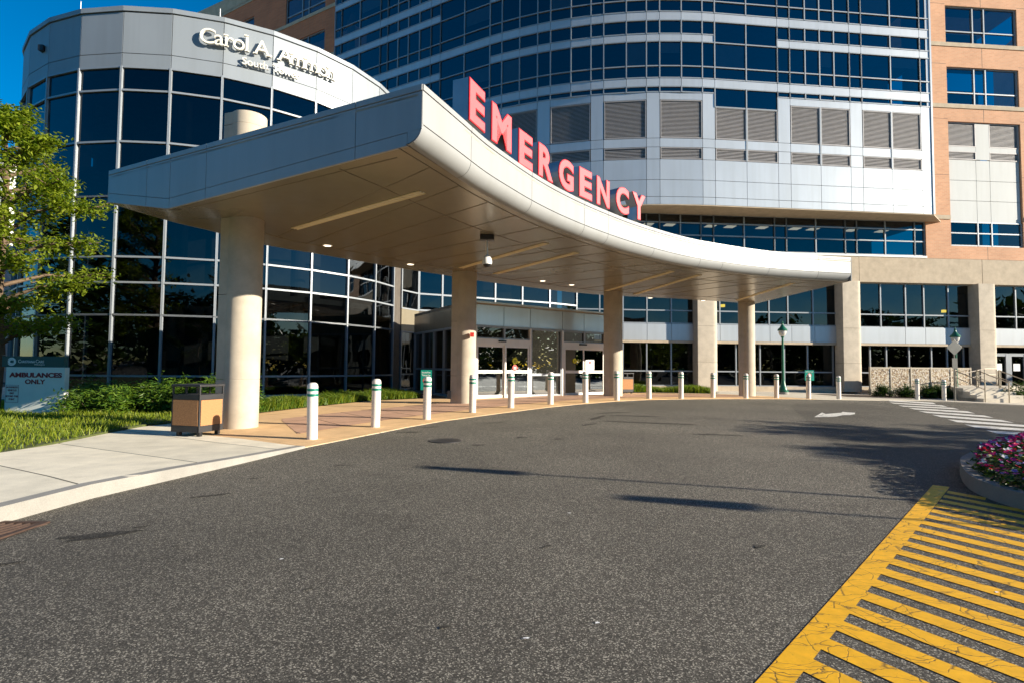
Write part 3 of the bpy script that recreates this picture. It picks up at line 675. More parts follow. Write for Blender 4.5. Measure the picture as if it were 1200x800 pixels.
# brick with window openings, right part
def brick_wall(s0, s1, z0, z1, holes, name='brick_wall', fpn=fp, par=HB, o0=-.35, o1=0, mt='brick'):
    xs = sorted({s0, s1}|{h[0] for h in holes}|{h[1] for h in holes}); zs = sorted({z0, z1}|{h[2] for h in holes}|{h[3] for h in holes}); m = MB()
    for xa, xb in zip(xs[:-1], xs[1:]):
        for za, zb in zip(zs[:-1], zs[1:]):
            cx, cz = (xa+xb)/2, (za+zb)/2
            if any(h[0] < cx < h[1] and h[2] < cz < h[3] for h in holes): continue
            m.slab(fpn(xa), fpn(xb), za, zb, o0, o1)
    return m.build(name, M[mt], par)
hol = []
for s in (7.7, 17.3):
    hol += [(s, s+5.35, 9.83, 18.44)]+[(s, s+5.35, 19.66+4.33*k, 22.27+4.33*k) for k in range(5)]
brick_wall(5.88, 29, 8.95, 42, hol)
for s in (7.7, 17.3):
    for k in range(5):
        z0 = 19.66+4.33*k; pts = [fp(s+x, -.12) for x in (.03, 2.1, 2.95, 5.3)]
        window(HB, pts, [z0+.03, z0+.85, z0+2.58], bar=.04)
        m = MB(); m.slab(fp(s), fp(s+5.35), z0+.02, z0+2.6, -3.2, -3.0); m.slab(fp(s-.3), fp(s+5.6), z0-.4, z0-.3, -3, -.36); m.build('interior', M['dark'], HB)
        if random.random() < .7:
            m = MB(); m.slab(fp(s+.1), fp(s+2.05), z0+1.9, z0+2.55, -.24, -.23); m.build('blind', M['blind'], HB)
    pts = [fp(s+x, -.12) for x in (.03, 2.08, 3.1, 5.3)]
    for a, b in ((.03, 2.08), (3.1, 5.3)):
        louvre(HB, fp(s+a, -.1), fp(s+b, -.1), 16.75, 18.42); louvre(HB, fp(s+a, -.1), fp(s+b, -.1), 15.85, 16.4)
    panels(HB, 'rail_panel', [fp(s+.03, -.1), fp(s+5.3, -.1)], [16.4, 16.75], M['panel_bay'])
    panels(HB, 'pier_panel', [fp(s+2.08, -.095), fp(s+3.1, -.095)], [15.85, 18.42], M['panel_bay'])
    panels(HB, 'spandrel_panel', pts, [13.0, 14.4, 15.83], M['panel_bay']); panels(HB, 'spandrel_panel', pts, [11.5, 13.0], M['panel_bay'])
    window(HB, pts, [9.9, 10.75, 11.5], glass='glass', bar=.04)
    m = MB(); m.slab(fp(s), fp(s+5.35), 9.4, 18.4, -3.2, -3.0); m.slab(fp(s), fp(s+5.35), 9.5, 9.8, -3, -.36); m.slab(fp(s+.03), fp(s+5.3), 11.55, 15.8, -.5, -.3); m.build('interior', M['inter'], HB)
m = MB()
for z in (11.64, 19.36, 23.69, 28.02, 32.35, 36.7):
    if z < 12: 
        for a, b in ((5.9, 7.68), (13.07, 17.28), (22.7, 29)): fslab(m, a, b, z, z+.28, -.2, .05)
    else: fslab(m, 5.9, 29, z, z+.28, -.2, .05)
m.build('stone_band', M['precast'], HB, bevel=.01)
for s in (10.35, 19.95):
    for z0, z1 in ((8.96, 9.82), (18.46, 19.35), (22.3, 23.68), (26.63, 28.0)): m = MB(); fslab(m, s-.012, s+.012, z0, z1, -.1, .003); m.build('control_joint', M['joint'], HB)
for z in (14.7, 18.6, 22.45, 26.7):
    for a, b in ((5.9, 7.68), (13.07, 17.28)): m = MB(); fslab(m, a, b, z, z+.02, -.1, .003); m.build('control_joint', M['joint'], HB)
# roof + rest of the mass so that it is solid from the side
m = MB(); m.prism([(-14, 45.5), (10, 38.4), (29, 38.2), (51, 40.4), (51, 60), (-30, 70), (-36, 57)], 37.8, 38.1); m.build('roof', M['precast'], HB)
m = MB(); m.slab(fp(29), (56, 62), .2, 38, -.3, 0); m.slab((-14.2, 45.0), (-13.4, 43.6), .2, 38, -.3, 0); m.build('side_wall', M['brick'], HB)
# left brick wing, receding
La = (p0[0], p0[1]); Ln = (-math.sin(R(30)), -math.cos(R(30)))
def lp_(t, off=-1.0): return (La[0]+Ld[0]*t+Ln[0]*off, La[1]+Ld[1]*t+Ln[1]*off)
def lf(t): return lp_(-t)
hol = [(-21.9, -16.7, 27.7+4.27*k, 30.25+4.27*k) for k in (-1, 0, 1)]+[(-31.7, -26.5, 27.7+4.27*k, 30.25+4.27*k) for k in (-1, 0, 1)]
brick_wall(-36, -15.2, .2, 36.2, hol, fpn=lf, mt='brick_wing')
for tt in (-21.9, -31.7):
    for k in (-1, 0, 1):
        z0 = 27.7+4.27*k; window(HB, [lp_(-(tt+x), -1.12) for x in (.03, 2.15, 3.0, 5.17)], [z0+.03, z0+.85, z0+2.52], bar=.045)
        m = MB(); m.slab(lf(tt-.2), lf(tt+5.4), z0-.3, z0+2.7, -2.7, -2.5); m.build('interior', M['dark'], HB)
m = MB(); m.slab(lf(-36), lf(-15.2), 36.22, 37.5, -.6, .06); m.build('parapet', M['precast'], HB)
m = MB()
for z in (31.8, 27.5, 36.05): m.slab(lf(-36), lf(-15.25), z, z+.3, -.2, .06)
m.build('stone_band', M['precast'], HB)
# ---- lower storeys
up = [-17.9, -16.4, -14.87, -13.29, -11.67, -10.07, -8.4, -6.8, -5.04, -3.74, -1.99, -.24]
window(HB, [fp(s, -.35) for s in up[:6]], [4.32, 5.15, 7.22], glass='glass', bar=.04); window(HB, [fp(s, -.35) for s in up[5:]], [4.32, 5.15, 7.22], glass='glass', bar=.04)
window(HB, [fp(s, -.35) for s in (.6, 2.79, 4.58, 5.9, 7.67, 9.42)], [4.28, 5.12, 7.22], glass='glass', bar=.04)
window(HB, [fp(s, -.35) for s in (10.3, 12.64, 14.4, 16.2, 18.6)], [4.28, 5.12, 7.22], glass='glass', bar=.04)
for ss in ([-17.9, -16.4, -14.87, -13.29, -11.67, -10.07], [-10.07, -8.4, -6.8, -5.0, -3.5, -1.9, -.24], [.6, 4.5, 5.95, 9.42], [10.3, 14, 18.6]):
    panels(HB, 'spandrel_panel', [fp(s, -.30) for s in ss], [3.2, 4.28], M['panel'], thick=.1)
lo = [[-17.9, -16.4, -14.87, -13.3, -11.68, -10.07], [-8.8, -7.2, -5.55, -3.87, -2.25, -.46], [.6, 2.16, 3.33, 4.96, 6.58, 7.73, 8.93], ]
window(HB, [fp(s, -.37) for s in lo[0]], [.32, 1.25, 3.18], glass='glass', bar=.04)
window(HB, [fp(s, -.6) for s in lo[1]], [.32, 1.25, 3.1], glass='glass', bar=.04)
window(HB, [fp(s, -.6) for s in lo[2]], [.32, 1.25, 3.1], glass='glass', bar=.04)
m = MB(); fslab(m, -18, 29, 3.05, 3.2, -.75, -.25); m.build('soffit_strip', M['precast'], HB)
m = MB(); fslab(m, -18, 29, -.5, .3, -1.0, -.3); m.build('plinth', M['precast'], HB)
m = MB(); fslab(m, -18, 29, 3.3, 4.2, -5, -.5); fslab(m, -18, 29, .2, 8.9, -5.4, -5.1); fslab(m, -18, 29, -.2, .28, -5, -1.0); fslab(m, -18, 29, 7.3, 7.5, -5, -.6)
for s in (-12.3, -3.1, 1.6, 6.7, 13.5): fslab(m, s, s+.2, .3, 7.3, -5, -2.2)
m.build('interior', M['inter'], HB)
m = MB()
for s, z in ((-12.7, 6.25), (-10.5, 6.2), (-7.6, 5.6), (8.6, 5.5), (-5.9, 6.4)): m.slab(fp(s), fp(s+.22), z, z+.18, -1.9, -1.7)
m.build('wall_lamp', M['warm'], HB)
# entrance door leaves at far right
for s0, s1 in ((11.0, 12.15), (12.35, 13.5)):
    d = window(HB, [fp(s0, -.6), fp(s1, -.6)], [.35, 2.55], name='door', glass='glass', bar=.11, hbar=.1)
    m = MB(); m.slab(fp(s0+.3), fp(s0+.8), 1.45, 1.95, -.66, -.64); m.build('notice', M['white'], d)
window(HB, [fp(s, -.6) for s in (10.3, 14.2, 18.6)], [2.6, 3.1], glass='glass', bar=.04)
window(HB, [fp(s, -.6) for s in (13.6, 16, 18.6)], [.35, 2.55], glass='glass', bar=.05)
# building columns: flat pier with rounded nose on the right
def pier(s, w=1.42, z0=.0, z1=7.24, joints=(1.85, 4.12)):
    m = MB(); zz = [z0]+[j for j in joints]+[z1]
    for a, b in zip(zz[:-1], zz[1:]):
        r = .42; pts = [(s-w/2, -.45), (s-w/2, .40)]
        cx = s+w/2-r
        for k in range(0, 13): t = R(90-15*k); pts.append((cx+r*math.cos(t), -.02+r*math.sin(t)))
        poly = [fp(x, o) for x, o in pts]; m.prism(poly, a+.006, b-.006)
    o = m.build('column', M['column'], HB, smooth=True); return o
for s, z0 in ((-9.5, 0), (.3, 0), (9.9, .0), (19.6, 0)): pier(s, z0=z0)
m = MB()
for s in (-9.5, .3, 9.9, 19.6): fslab(m, s-.66, s+.25, 1.0, 7.2, -.2, .2)
m.build('column_joint', M['joint'], HB)
# aggregate clad low wall with rails, right
# terrace wing wall left of the storefront corner
# angled wall between the round tower and the facade
TW0, TW1 = (-5.75, 28.35), (-5.1, 29.6)
facL = fp(-17.9, -.35)
window(HB, [(-5.12, 29.7), (-3.9, 30.3), (-2.5, 31.0), (-1.0, 31.8), (.6, 32.6), (2.3, 33.5), facL], [4.45, 5.35, 7.6, 9.3], glass='glass', bar=.045)
m = MB()
pp = [(-5.12, 29.7), (-3.9, 30.3), (-2.5, 31.0), (-1.0, 31.8), (.6, 32.6), (2.3, 33.5), facL]
for a, b in zip(pp[:-1], pp[1:]): m.slab(a, b, 0, 4.42, -.3, 0); m.slab(a, b, 9.3, 11.4, -.3, 0); m.slab((a[0]-1, a[1]+3), (b[0]-1, b[1]+3), 0, 11, -.3, 0)
m.build('link_wall', M['inter'], HB)

# ================================================================== RAISED ENTRY, STAIRS, RAILS (right)
SW = empty('entry_wall', (24, 34, 0), 'low wall clad in speckled pebble panels left of the entry stairs', 'low wall')
def wall_panels(root, s0, s1, off=1.55, z0=.25, z1=1.62):
    n = max(1, round((s1-s0)/1.25)); m = MB(); fr = MB()
    for i in range(n):
        a, b = s0+(s1-s0)*i/n, s0+(s1-s0)*(i+1)/n; m.slab(fp(a+.04), fp(b-.04), z0+.1, z1-.1, off-.12, off)
        fr.slab(fp(a-.035), fp(a+.035), z0-.4, z1+.03, off-.1, off+.03)
    fr.slab(fp(s1-.035), fp(s1+.035), z0-.4, z1+.03, off-.1, off+.03)
    fr.slab(fp(s0), fp(s1), z1-.1, z1, off-.1, off+.02); fr.slab(fp(s0), fp(s1), z0, z0+.1, off-.1, off+.02); fr.slab(fp(s0), fp(s1), -.4, z0, off-.2, off+.06)
    m.build('pebble_panel', M['aggregate'], root); fr.build('frame', M['steel'], root)
wall_panels(SW, .5, 7.3)
SW2 = empty('entry_wall', (34, 35, 0), 'low wall clad in speckled pebble panels right of the entry stairs', 'low wall'); wall_panels(SW2, 11.5, 18)
# landing and stairs
STR = empty('entry_stairs', (24.5, 29, 0), 'short flight of concrete steps up to the entry between handrails', 'stairs')
sd = Vector((-.03, 1)).normalized(); sr = Vector((sd.y, -sd.x)); sb = Vector((24.0, 27.7))   # foot of the stairs, left end; width along sr
SWD = 2.5
def sq(a, b, w0=0, w1=SWD): return [tuple(sb+sr*w0+sd*a), tuple(sb+sr*w1+sd*a), tuple(sb+sr*w1+sd*b), tuple(sb+sr*w0+sd*b)]
m = MB(); m.prism([(23.95, 29.47), (26.55, 29.4), (33, 35.0), (28.2, 35.2), (25.4, 31.6)], -.5, .52); m.build('landing', M['stair'], STR)
for k in range(4):
    m = MB(); m.prism(sq(.15+.4*k, 1.76+.0*k), -.3, -.12+.16*(k+1)); m.build('step', M['stair'], STR, bevel=.01)
def railing(name, label, pts, h=.95, posts=None, group='steel handrails at the entry steps', mid=True):
    root = empty(name, pts[0], label, 'handrail', group); m = MB()
    for a, b in zip(pts[:-1], pts[1:]):
        m.tube((a[0], a[1], a[2]+h), (b[0], b[1], b[2]+h), .028, n=8)
        if mid: m.tube((a[0], a[1], a[2]+h*.62), (b[0], b[1], b[2]+h*.62), .02, n=8)
    m.build('rail', M['steel'], root, smooth=True)
    for p in (posts or pts): m = MB(); m.tube((p[0], p[1], p[2]-.15), (p[0], p[1], p[2]+h), .03, n=8); m.build('post', M['steel'], root, smooth=True)
    return root
for wv, lab in ((0.0, 'handrail on the left side of the steps, beside the lamp post'), (1.25, 'handrail in the middle of the steps'), (2.5, 'handrail on the right side of the steps')):
    A = sb+sr*wv+sd*.05; B = sb+sr*wv+sd*1.9; Cc = sb+sr*wv+sd*2.4+sr*.55
    railing('handrail', 'steel '+lab, [(A.x, A.y, -.1), (B.x, B.y, .52), (Cc.x, Cc.y, .52)])
A = fp(4.3, 2.6); B = fp(7.2, 2.6); railing('handrail', 'dark sloping handrail before the left pebble wall', [(A[0], A[1], .0), (B[0], B[1], .62), fp(8.0, 2.6)+(.62,)])

# ================================================================== ROUND TOWER
RT = empty('round_tower', (-14.54, 28.71, 0), 'round tower of dark glass with silver parapet and raised cream lettering', 'building')
tc = (-14.54, 28.71); tr = 8.76
def tv(k, r=tr): a = R(-91+11.5*k); return (tc[0]+r*math.cos(a), tc[1]+r*math.sin(a))
for k in range(-8, 7):
    a, b = tv(k), tv(k+1)
    if k < 6 or True:
        window(RT, [a, b], [.22, .98, 3.2], glass='glass'); window(RT, [a, b], [3.2, 4.4, 5.35, 7.6], glass='glass'); window(RT, [a, b], [7.6, 9.66, 11.62, 12.5], glass='glass')
    panels(RT, 'parapet_panel', [a, b], [12.5, 13.03, 14.62], M['panel_tower'])
m = MB()
for k in range(-8, 7):
    a, b = tv(k), tv(k+1); m.slab(a, b, 14.64, 14.82, -.35, .05)
m.build('parapet_cap', M['panel_tower'], RT)
m = MB()
for k in range(-8, 7): a, b = tv(k), tv(k+1); m.slab(a, b, 12.5, 14.64, -.2, -.06)
m.build('backing', M['joint'], RT)
m = MB()
for z in (0.0, 4.0, 8.6, 12.6): m.prism([tv(k, tr-.2) for k in range(-8, 24)], z, z+.22)
for k in range(-8, 7): a, b = tv(k, tr-4), tv(k+1, tr-4); m.slab(a, b, 0, 12.6, -.2, 0)
for k in range(7, 23): a, b = tv(k), tv(k+1); m.slab(a, b, 0, 14.6, -.2, 0)
for k in (-5, -2, 1, 4): x, y = tv(k, tr-1.3); m.lathe(x, y, [(.3, 0), (.3, 12.6)], 16)
m.build('interior', M['inter'], RT)
m = MB()
for k in range(-8, 7): a, b = tv(k), tv(k+1); m.slab(a, b, -.4, .2, -.3, .04)
m.build('plinth', M['precast'], RT)
for an in (-103, -69):
    x, y = tc[0]+tr*math.cos(R(an)), tc[1]+tr*math.sin(R(an)); m = MB(); m.tube((x, y, 14.8), (x, y, 15.15), .02, .012, n=6); m.build('lightning_rod', M['white'], RT)
m = MB(); x, y = tc[0]+(tr)*math.cos(R(-117)), tc[1]+(tr)*math.sin(R(-117)); m.box(x-.1, x+.1, y-.12, y+.1, 13.6, 13.82); m.build('vent_cap', M['black'], RT)
# raised lettering
LS = empty('tower_lettering', (tc[0]+tr*math.cos(R(-57)), tc[1]+tr*math.sin(R(-57)), 13.1), 'cream serif letters Carol A. Ammon South Tower on the silver parapet', 'sign')
def arc_text(txt, a0, a1, z, cap, body, bold):
    adv = {'C': .80, 'a': .62, 'r': .5, 'o': .66, 'l': .36, ' ': .36, 'A': .80, '.': .32, 'm': .98, 'n': .68, 'S': .62, 'u': .68, 't': .44, 'h': .68, 'T': .72, 'w': .88, 'e': .62}
    tot = sum(adv[c] for c in txt); pos = 0
    for c in txt:
        if c != ' ':
            am = a0+(a1-a0)*(pos+adv[c]/2)/tot
            # foot of the letter on the flat facet
            k = math.floor((am+91)/11.5); p, q = Vector(tv(k)), Vector(tv(k+1)); u = (q-p).normalized(); n = Vector((u.y, -u.x))
            ck = Vector(tc); d = Vector((math.cos(R(am)), math.sin(R(am)))); den = d.x*n.x+d.y*n.y; t = ((p-ck).dot(n))/den; pt = ck+d*t + n*.10
            vs, fs = text_bm(c, 1.0, .2, bold); x0 = min(v[0] for v in vs); x1 = max(v[0] for v in vs); sc = cap/.73
            m = MB(); r3 = Vector((u.x, u.y, 0)); n3 = Vector((n.x, n.y, 0)); base = Vector((pt.x, pt.y, z))
            T = lambda v: base+r3*((v[0]-(x0+x1)/2)*sc)+Vector((0, 0, 1))*(v[1]*sc)+n3*((v[2]+.1)/.2*body)
            m.add([T(v) for v in vs], fs)
            # serifs
            W = x1-x0; sf = []; st = .045
            if c in 'AmnrhT': sf += [(x0+.05, 0)] if c not in 'T' else [((x0+x1)/2, 0)]
            if c in 'Amnh': sf += [(x1-.05, 0)]
            if c == 'm': sf += [((x0+x1)/2, 0)]
            if c in 'lu': sf += [((x0+x1)/2 if c == 'l' else x1-.05, 0)]
            if c in 'mnr': sf += [(x0+.02, .50)]
            if c in 'lh': sf += [((x0+x1)/2-.04 if c == 'l' else x0+.02, .72)]
            for sx, sy in sf: m.hexa([T((sx-.095, sy, -.1)), T((sx+.095, sy, -.1)), T((sx+.095, sy, .1)), T((sx-.095, sy, .1)), T((sx-.095, sy+st, -.1)), T((sx+.095, sy+st, -.1)), T((sx+.095, sy+st, .1)), T((sx-.095, sy+st, .1))])
            m.build('letter', M['cream'], LS)
        pos += adv[c]
arc_text('Carol A. Ammon', -72.9, -40.0, 13.62, .62, .10, .0)
arc_text('South Tower', -63.8, -49.8, 13.10, .30, .07, .0)

# ================================================================== VESTIBULE
VB = empty('entrance_vestibule', (1.3, 24.6, .1), 'glass entrance vestibule with white framed sliding doors under the canopy', 'entrance')
VA, VC = (-1.62, 20.9), (4.5, 25.4); VS = (-4.85, 27.0)
def vk(px, y=420): return P_on(VA, VC, hitline(px, y, VA, VC)[0])
def vslab(m, x0, x1, z0, z1, o0, o1, mi=0): m.slab(vk(x0), vk(x1), z0, z1, o0, o1, mi)
VT, VPB = 3.98, 3.0
jp = [545, 590.6, 621.4, 659.4, 684.5, 709]
P = [VA]+[vk(x, 370) for x in jp[1:-1]]+[VC]
panels(VB, 'fascia_panel', P, [VPB, VT-.1], M['panel_vest'], thick=.12); panels(VB, 'fascia_panel', [VA, VC], [VT-.1, VT], M['panel_vest'], thick=.16, o=.02)
panels(VB, 'fascia_panel', [VS, P_on(VS, VA, .35), P_on(VS, VA, .7), VA], [VPB, VT], M['soffit'], thick=.12)
m = MB(); m.prism([VA, VC, (5.6, 28.5), (1, 31.3), (-4, 29.6), VS], VT-.15, VT-.02); m.build('roof', M['precast'], VB)
zb = .15
window(VB, [vk(556), vk(590.6), vk(621)], [2.52, VPB], glass='glass', bar=.045); window(VB, [vk(659.5), vk(684.5), vk(707.5)], [2.52, VPB], glass='glass', bar=.045)
window(VB, [vk(622), vk(657.5)], [zb+.08, 1.12, VPB], glass='glass_clear', bar=.05)
def door(x0, x1, name='sliding_door', o=0.0, fr=.075):
    A, B = vk(x0), vk(x1); dx, dy = B[0]-A[0], B[1]-A[1]; l = math.hypot(dx, dy); n = (dy/l*o, -dx/l*o); A = (A[0]+n[0], A[1]+n[1]); B = (B[0]+n[0], B[1]+n[1])
    m = MB(); m.slab(P_on(A, B, fr/l), P_on(A, B, 1-fr/l), zb+.12, 2.22, -.04, -.02); d = m.build(name, M['glass_clear'], VB, recalc=False)
    f = MB(); f.slab(A, P_on(A, B, fr/l), zb, 2.30, -.06, .0); f.slab(P_on(A, B, 1-fr/l), B, zb, 2.30, -.06, 0)
    for z0, z1 in ((zb, zb+.18), (1.18, 1.30), (2.20, 2.30)): f.slab(P_on(A, B, fr/l), P_on(A, B, 1-fr/l), z0, z1, -.055, -.004)
    f.build('frame', M['frame_white'], d); return d, A, B
d1, A1, B1 = door(558.5, 591); d2, A2, B2 = door(590.5, 619, o=.07)
d3, A3, B3 = door(660, 683.5, o=.07); d4, A4, B4 = door(683, 708)
d1['label'] = 'left fixed leaf of the left door'; d3['label'] = 'door leaf with one yellow sticker'; d2['label'] = 'door leaf with yellow and red round stickers'
def disc(par, name, A, B, k, z, r, mat, o=.012):
    c = P_on(A, B, k); dx, dy = B[0]-A[0], B[1]-A[1]; l = math.hypot(dx, dy); u = Vector((dx/l, dy/l, 0)); n = Vector((dy/l, -dx/l, 0)); m = MB()
    c3 = Vector((c[0], c[1], z))+n*o; q = []
    for s in (0, .004):
        for i in range(18): t = 2*math.pi*i/18; q.append(c3+n*s+u*(r*math.cos(t))+Vector((0, 0, 1))*(r*math.sin(t)))
    m.add(q, [tuple(range(18)), tuple(range(18, 36))]+[(i, (i+1) % 18, 18+(i+1) % 18, 18+i) for i in range(18)]); return m.build(name, mat, par)
disc(d2, 'sticker', A2, B2, .4, 1.68, .13, M['yellow_st']); disc(d2, 'sticker', A2, B2, .4, 1.40, .12, M['redpaint']); disc(d3, 'sticker', A3, B3, .5, 1.72, .11, M['yellow_st'])
def bars(par, A, B, k, z, w, hs, mat, o=.017):
    c = P_on(A, B, k); dx, dy = B[0]-A[0], B[1]-A[1]; l = math.hypot(dx, dy); m = MB()
    for h in hs: m.slab(P_on(A, B, k-w/2/l), P_on(A, B, k+w/2/l), z+h, z+h+.022, o, o+.003)
    return m.build('print', mat, par)
bars(d2, A2, B2, .4, 1.66, .12, (-.03, .02), M['black']); bars(d3, A3, B3, .5, 1.70, .1, (-.03, .02), M['black']); bars(d2, A2, B2, .4, 1.38, .12, (-.03, .02), M['white'])
m = MB(); m.slab(P_on(A4, B4, .12), P_on(A4, B4, .52), 1.32, 1.78, .002, .008); nt = m.build('notice', M['white'], d4); disc(nt, 'symbol', A4, B4, .32, 1.66, .07, M['redpaint'], .01)
for x0, x1 in ((558, 620.5), (659.5, 708)):
    m = MB(); vslab(m, x0, x1, 2.30, 2.52, -.12, .05); m.build('door_header', M['frame_white'], VB)
    mid = (x0+x1)/2-2; m = MB(); vslab(m, mid-4, mid+4, 2.41, 2.47, .05, .12); m.build('motion_sensor', M['black'], VB)
m = MB()
for x in (557, 620.8, 658.7, 709): vslab(m, x-.9, x+.9, zb-.1, VPB, -.12, .06)
m.build('jamb', M['frame_white'], VB)
m = MB(); m.slab(vk(556), vk(709), zb-.12, zb+.03, -.15, .06); m.build('threshold', M['frame_white'], VB)
window(VB, [P_on(VS, VA, k) for k in (.02, .2, .42, .6, .8)], [.22, 1.3, VPB], glass='glass', bar=.045)
window(VB, [P_on(VS, VA, k) for k in (.8, .98)], [.22, 1.05, VPB], glass='glass', bar=.05)
m = MB(); m.slab(VS, VA, -.1, .2, -.2, .03); m.build('plinth', M['precast'], VB)
m = MB(); m.prism([(-1.5, 22.9), (4.5, 27), (5.4, 28.4), (1, 31.2), (-3.8, 29.5), (-4.6, 27.2)], .0, .1); m.slab((-4.0, 28.9), (4.8, 32.2), .1, 4, 0, .1); m.build('interior', M['inter'], VB)
m = MB(); m.slab((-5.75, 28.3), (-5.1, 29.7), 3.2, 4.4, -.2, 0); m.build('side_panel', M['soffit'], HB)
window(HB, [(-5.75, 28.3), (-5.1, 29.7)], [.25, 1.0, 3.2], glass='glass'); window(HB, [(-5.76, 28.3), (-5.1, 29.72)], [4.42, 5.35, 7.6, 9.66, 12.4], glass='glass')
m = MB(); m.slab((-7, 29.2), (-5.6, 31), .2, 12.4, -.2, 0); m.build('interior', M['dark'], HB)

# ================================================================== CANOPY
CN = empty('entrance_canopy', (1, 14, 0), 'long curved silver canopy on round columns over the emergency entrance', 'canopy')
ZB, ZT = 4.65, 5.50
FR = [(-1.32, 7.70), (-1.10, 8.21), (-.86, 8.77), (-.48, 9.66), (-.05, 10.48), (.39, 11.27), (.93, 12.12), (1.65, 13.10), (2.44, 14.05), (3.26, 14.95), (4.15, 15.80), (5.05, 16.58), (5.97, 17.25), (6.86, 17.75), (7.85, 18.28), (8.89, 18.74), (9.95, 19.12), (10.98, 19.42), (12.30, 19.72)]
def smooth_line(L, n=4):
    out = []
    for i in range(len(L)-1):
        p0_, p1_, p2_, p3_ = [Vector(L[max(0, min(len(L)-1, j))]) for j in (i-1, i, i+1, i+2)]
        for k in range(n):
            t = k/n; out.append(tuple(.5*((2*p1_)+(-p0_+p2_)*t+(2*p0_-5*p1_+4*p2_-p3_)*t*t+(-p0_+3*p1_-3*p2_+p3_)*t**3)))
    return out+[L[-1]]
FRS = smooth_line(FR, 3)
TIP = (-8.58, 11.42); CORN = FR[0]
def lz(k):   # underside height along the left fascia (k=0 front corner, 1 tip)
    if k < .74: return ZB-.22*(k/.74)**1.0
    return ZB-.22+.40*(k-.74)/.26
def LFp(k): return (CORN[0]+(TIP[0]-CORN[0])*k, CORN[1]+(TIP[1]-CORN[1])*k)
BK = [TIP, (-7.75, 12.4), (-7.33, 13.0), (-6.7, 14.55), (-5.76, 15.6), (-5.0, 16.5), (-4.25, 17.3), (-3.34, 18.35), (-2.43, 19.2), (-1.3, 20.45), (.5, 21.9), (2.67, 23.5), (4.5, 24.4), (6.2, 24.85), (9.2, 25.85), (12.05, 27.1)]
RB = .26
def normals(L):
    out = []
    for i in range(len(L)):
        a = L[max(0, i-1)]; b = L[min(len(L)-1, i+1)]; dx, dy = b[0]-a[0], b[1]-a[1]; l = math.hypot(dx, dy); out.append((dy/l, -dx/l))
    return out
# front fascia panels, each bay between vertical joints is its own panel with flat face and bullnose
jpx = [552.5, 623.8, 684.5, 713, 766.6, 820.4, 846.7, 901.5, 958.8]
cum = [0]
for a, b in zip(FRS[:-1], FRS[1:]): cum.append(cum[-1]+math.hypot(b[0]-a[0], b[1]-a[1]))
def at_s(s):
    s = max(0, min(cum[-1], s)); i = max(0, min(len(cum)-2, sum(1 for c in cum if c <= s)-1)); t = (s-cum[i])/(cum[i+1]-cum[i]); return (FRS[i][0]+(FRS[i+1][0]-FRS[i][0])*t, FRS[i][1]+(FRS[i+1][1]-FRS[i][1])*t)
def s_of(pt): return min(((cum[i]+0, (FRS[i][0]-pt[0])**2+(FRS[i][1]-pt[1])**2) for i in range(len(FRS))), key=lambda q: q[1])[0]
def s_px(px, py, z=5.5):
    x, y = atz(px, py, z); best = None
    for i in range(400):
        s = cum[-1]*i/399; p = at_s(s); d = abs(p[0]*y-p[1]*x)/math.hypot(x, y)
        if best is None or d < best[0]: best = (d, s)
    return best[1]
tops = [148, 202.5, 236, 248, 267, 282, 286, 294.4, 300]
js = [0]+[s_px(x, y) for x, y in zip(jpx, tops)]+[cum[-1]]
prof_face = [(0, ZT-.10), (0, ZB+RB)]
prof_bull = [(-RB+RB*math.cos(R(a)), ZB+RB-RB*math.sin(R(a))) for a in (0, 15, 30, 45, 60, 75, 90)]
def loft(m, s0, s1, prof, mi=0):
    n = max(2, int((s1-s0)/.25)); ss = [s0+(s1-s0)*i/n for i in range(n+1)]
    L = [at_s(s) for s in ss]; e = .05
    rows = []
    for s, p in zip(ss, L):
        a, b = at_s(s-e), at_s(s+e); dx, dy = b[0]-a[0], b[1]-a[1]; l = math.hypot(dx, dy); nn = (dy/l, -dx/l)
        rows.append([(p[0]+nn[0]*o, p[1]+nn[1]*o, z) for o, z in prof])
    k = len(prof); m.add([q for r in rows for q in r], [(i*k+j, i*k+j+1, (i+1)*k+j+1, (i+1)*k+j) for i in range(n) for j in range(k-1)], mi)
gp_ = .006
for a, b in zip(js[:-1], js[1:]):
    m = MB(); loft(m, a+gp_, b-gp_, [(0, ZT-.095), (0, ZB+RB+.008)]); loft(m, a+gp_, b-gp_, [(0, ZB+RB-.008)]+prof_bull[1:]); loft(m, a+gp_, b-gp_, [(-.3, ZT), (.012, ZT), (.012, ZT-.085), (0, ZT-.085)])
    o = m.build('fascia_panel', M['panel_white'], CN, recalc=False, smooth=True)
m = MB(); loft(m, 0, cum[-1], [(-.02, ZT-.02)]+[(o-.018, z+.004) for o, z in [(0, ZB+RB)]+prof_bull]); m.build('fascia_backing', M['joint'], CN, recalc=False)
# left fascia: flat panels with a cap strip, face and lower strip
kk = [0.0, .03, .155, .585, .735, .83, 1.0]
kk = [0.0, .155, .60, .735, .83, 1.0]
left_n = Vector((TIP[1]-CORN[1], -(TIP[0]-CORN[0]))).normalized(); 
if left_n.y > 0: left_n = -left_n
def LP(k, o, z): p = LFp(k); return (p[0]+left_n.x*o, p[1]+left_n.y*o, z)
def bow(k0, k1, zf0, zf1, m, o=0, th=.04, n=4, cut=False):
    g_ = .0008
    for i in range(n):
        a = k0+g_+(k1-k0-2*g_)*i/n; b = k0+g_+(k1-k0-2*g_)*(i+1)/n
        m.hexa([LP(b, o, zf0(b)), LP(a, o, zf0(a)), LP(a, o-th, zf0(a)), LP(b, o-th, zf0(b)), LP(b, o, zf1(b)), LP(a, o, zf1(a)), LP(a, o-th, zf1(a)), LP(b, o-th, zf1(b))])
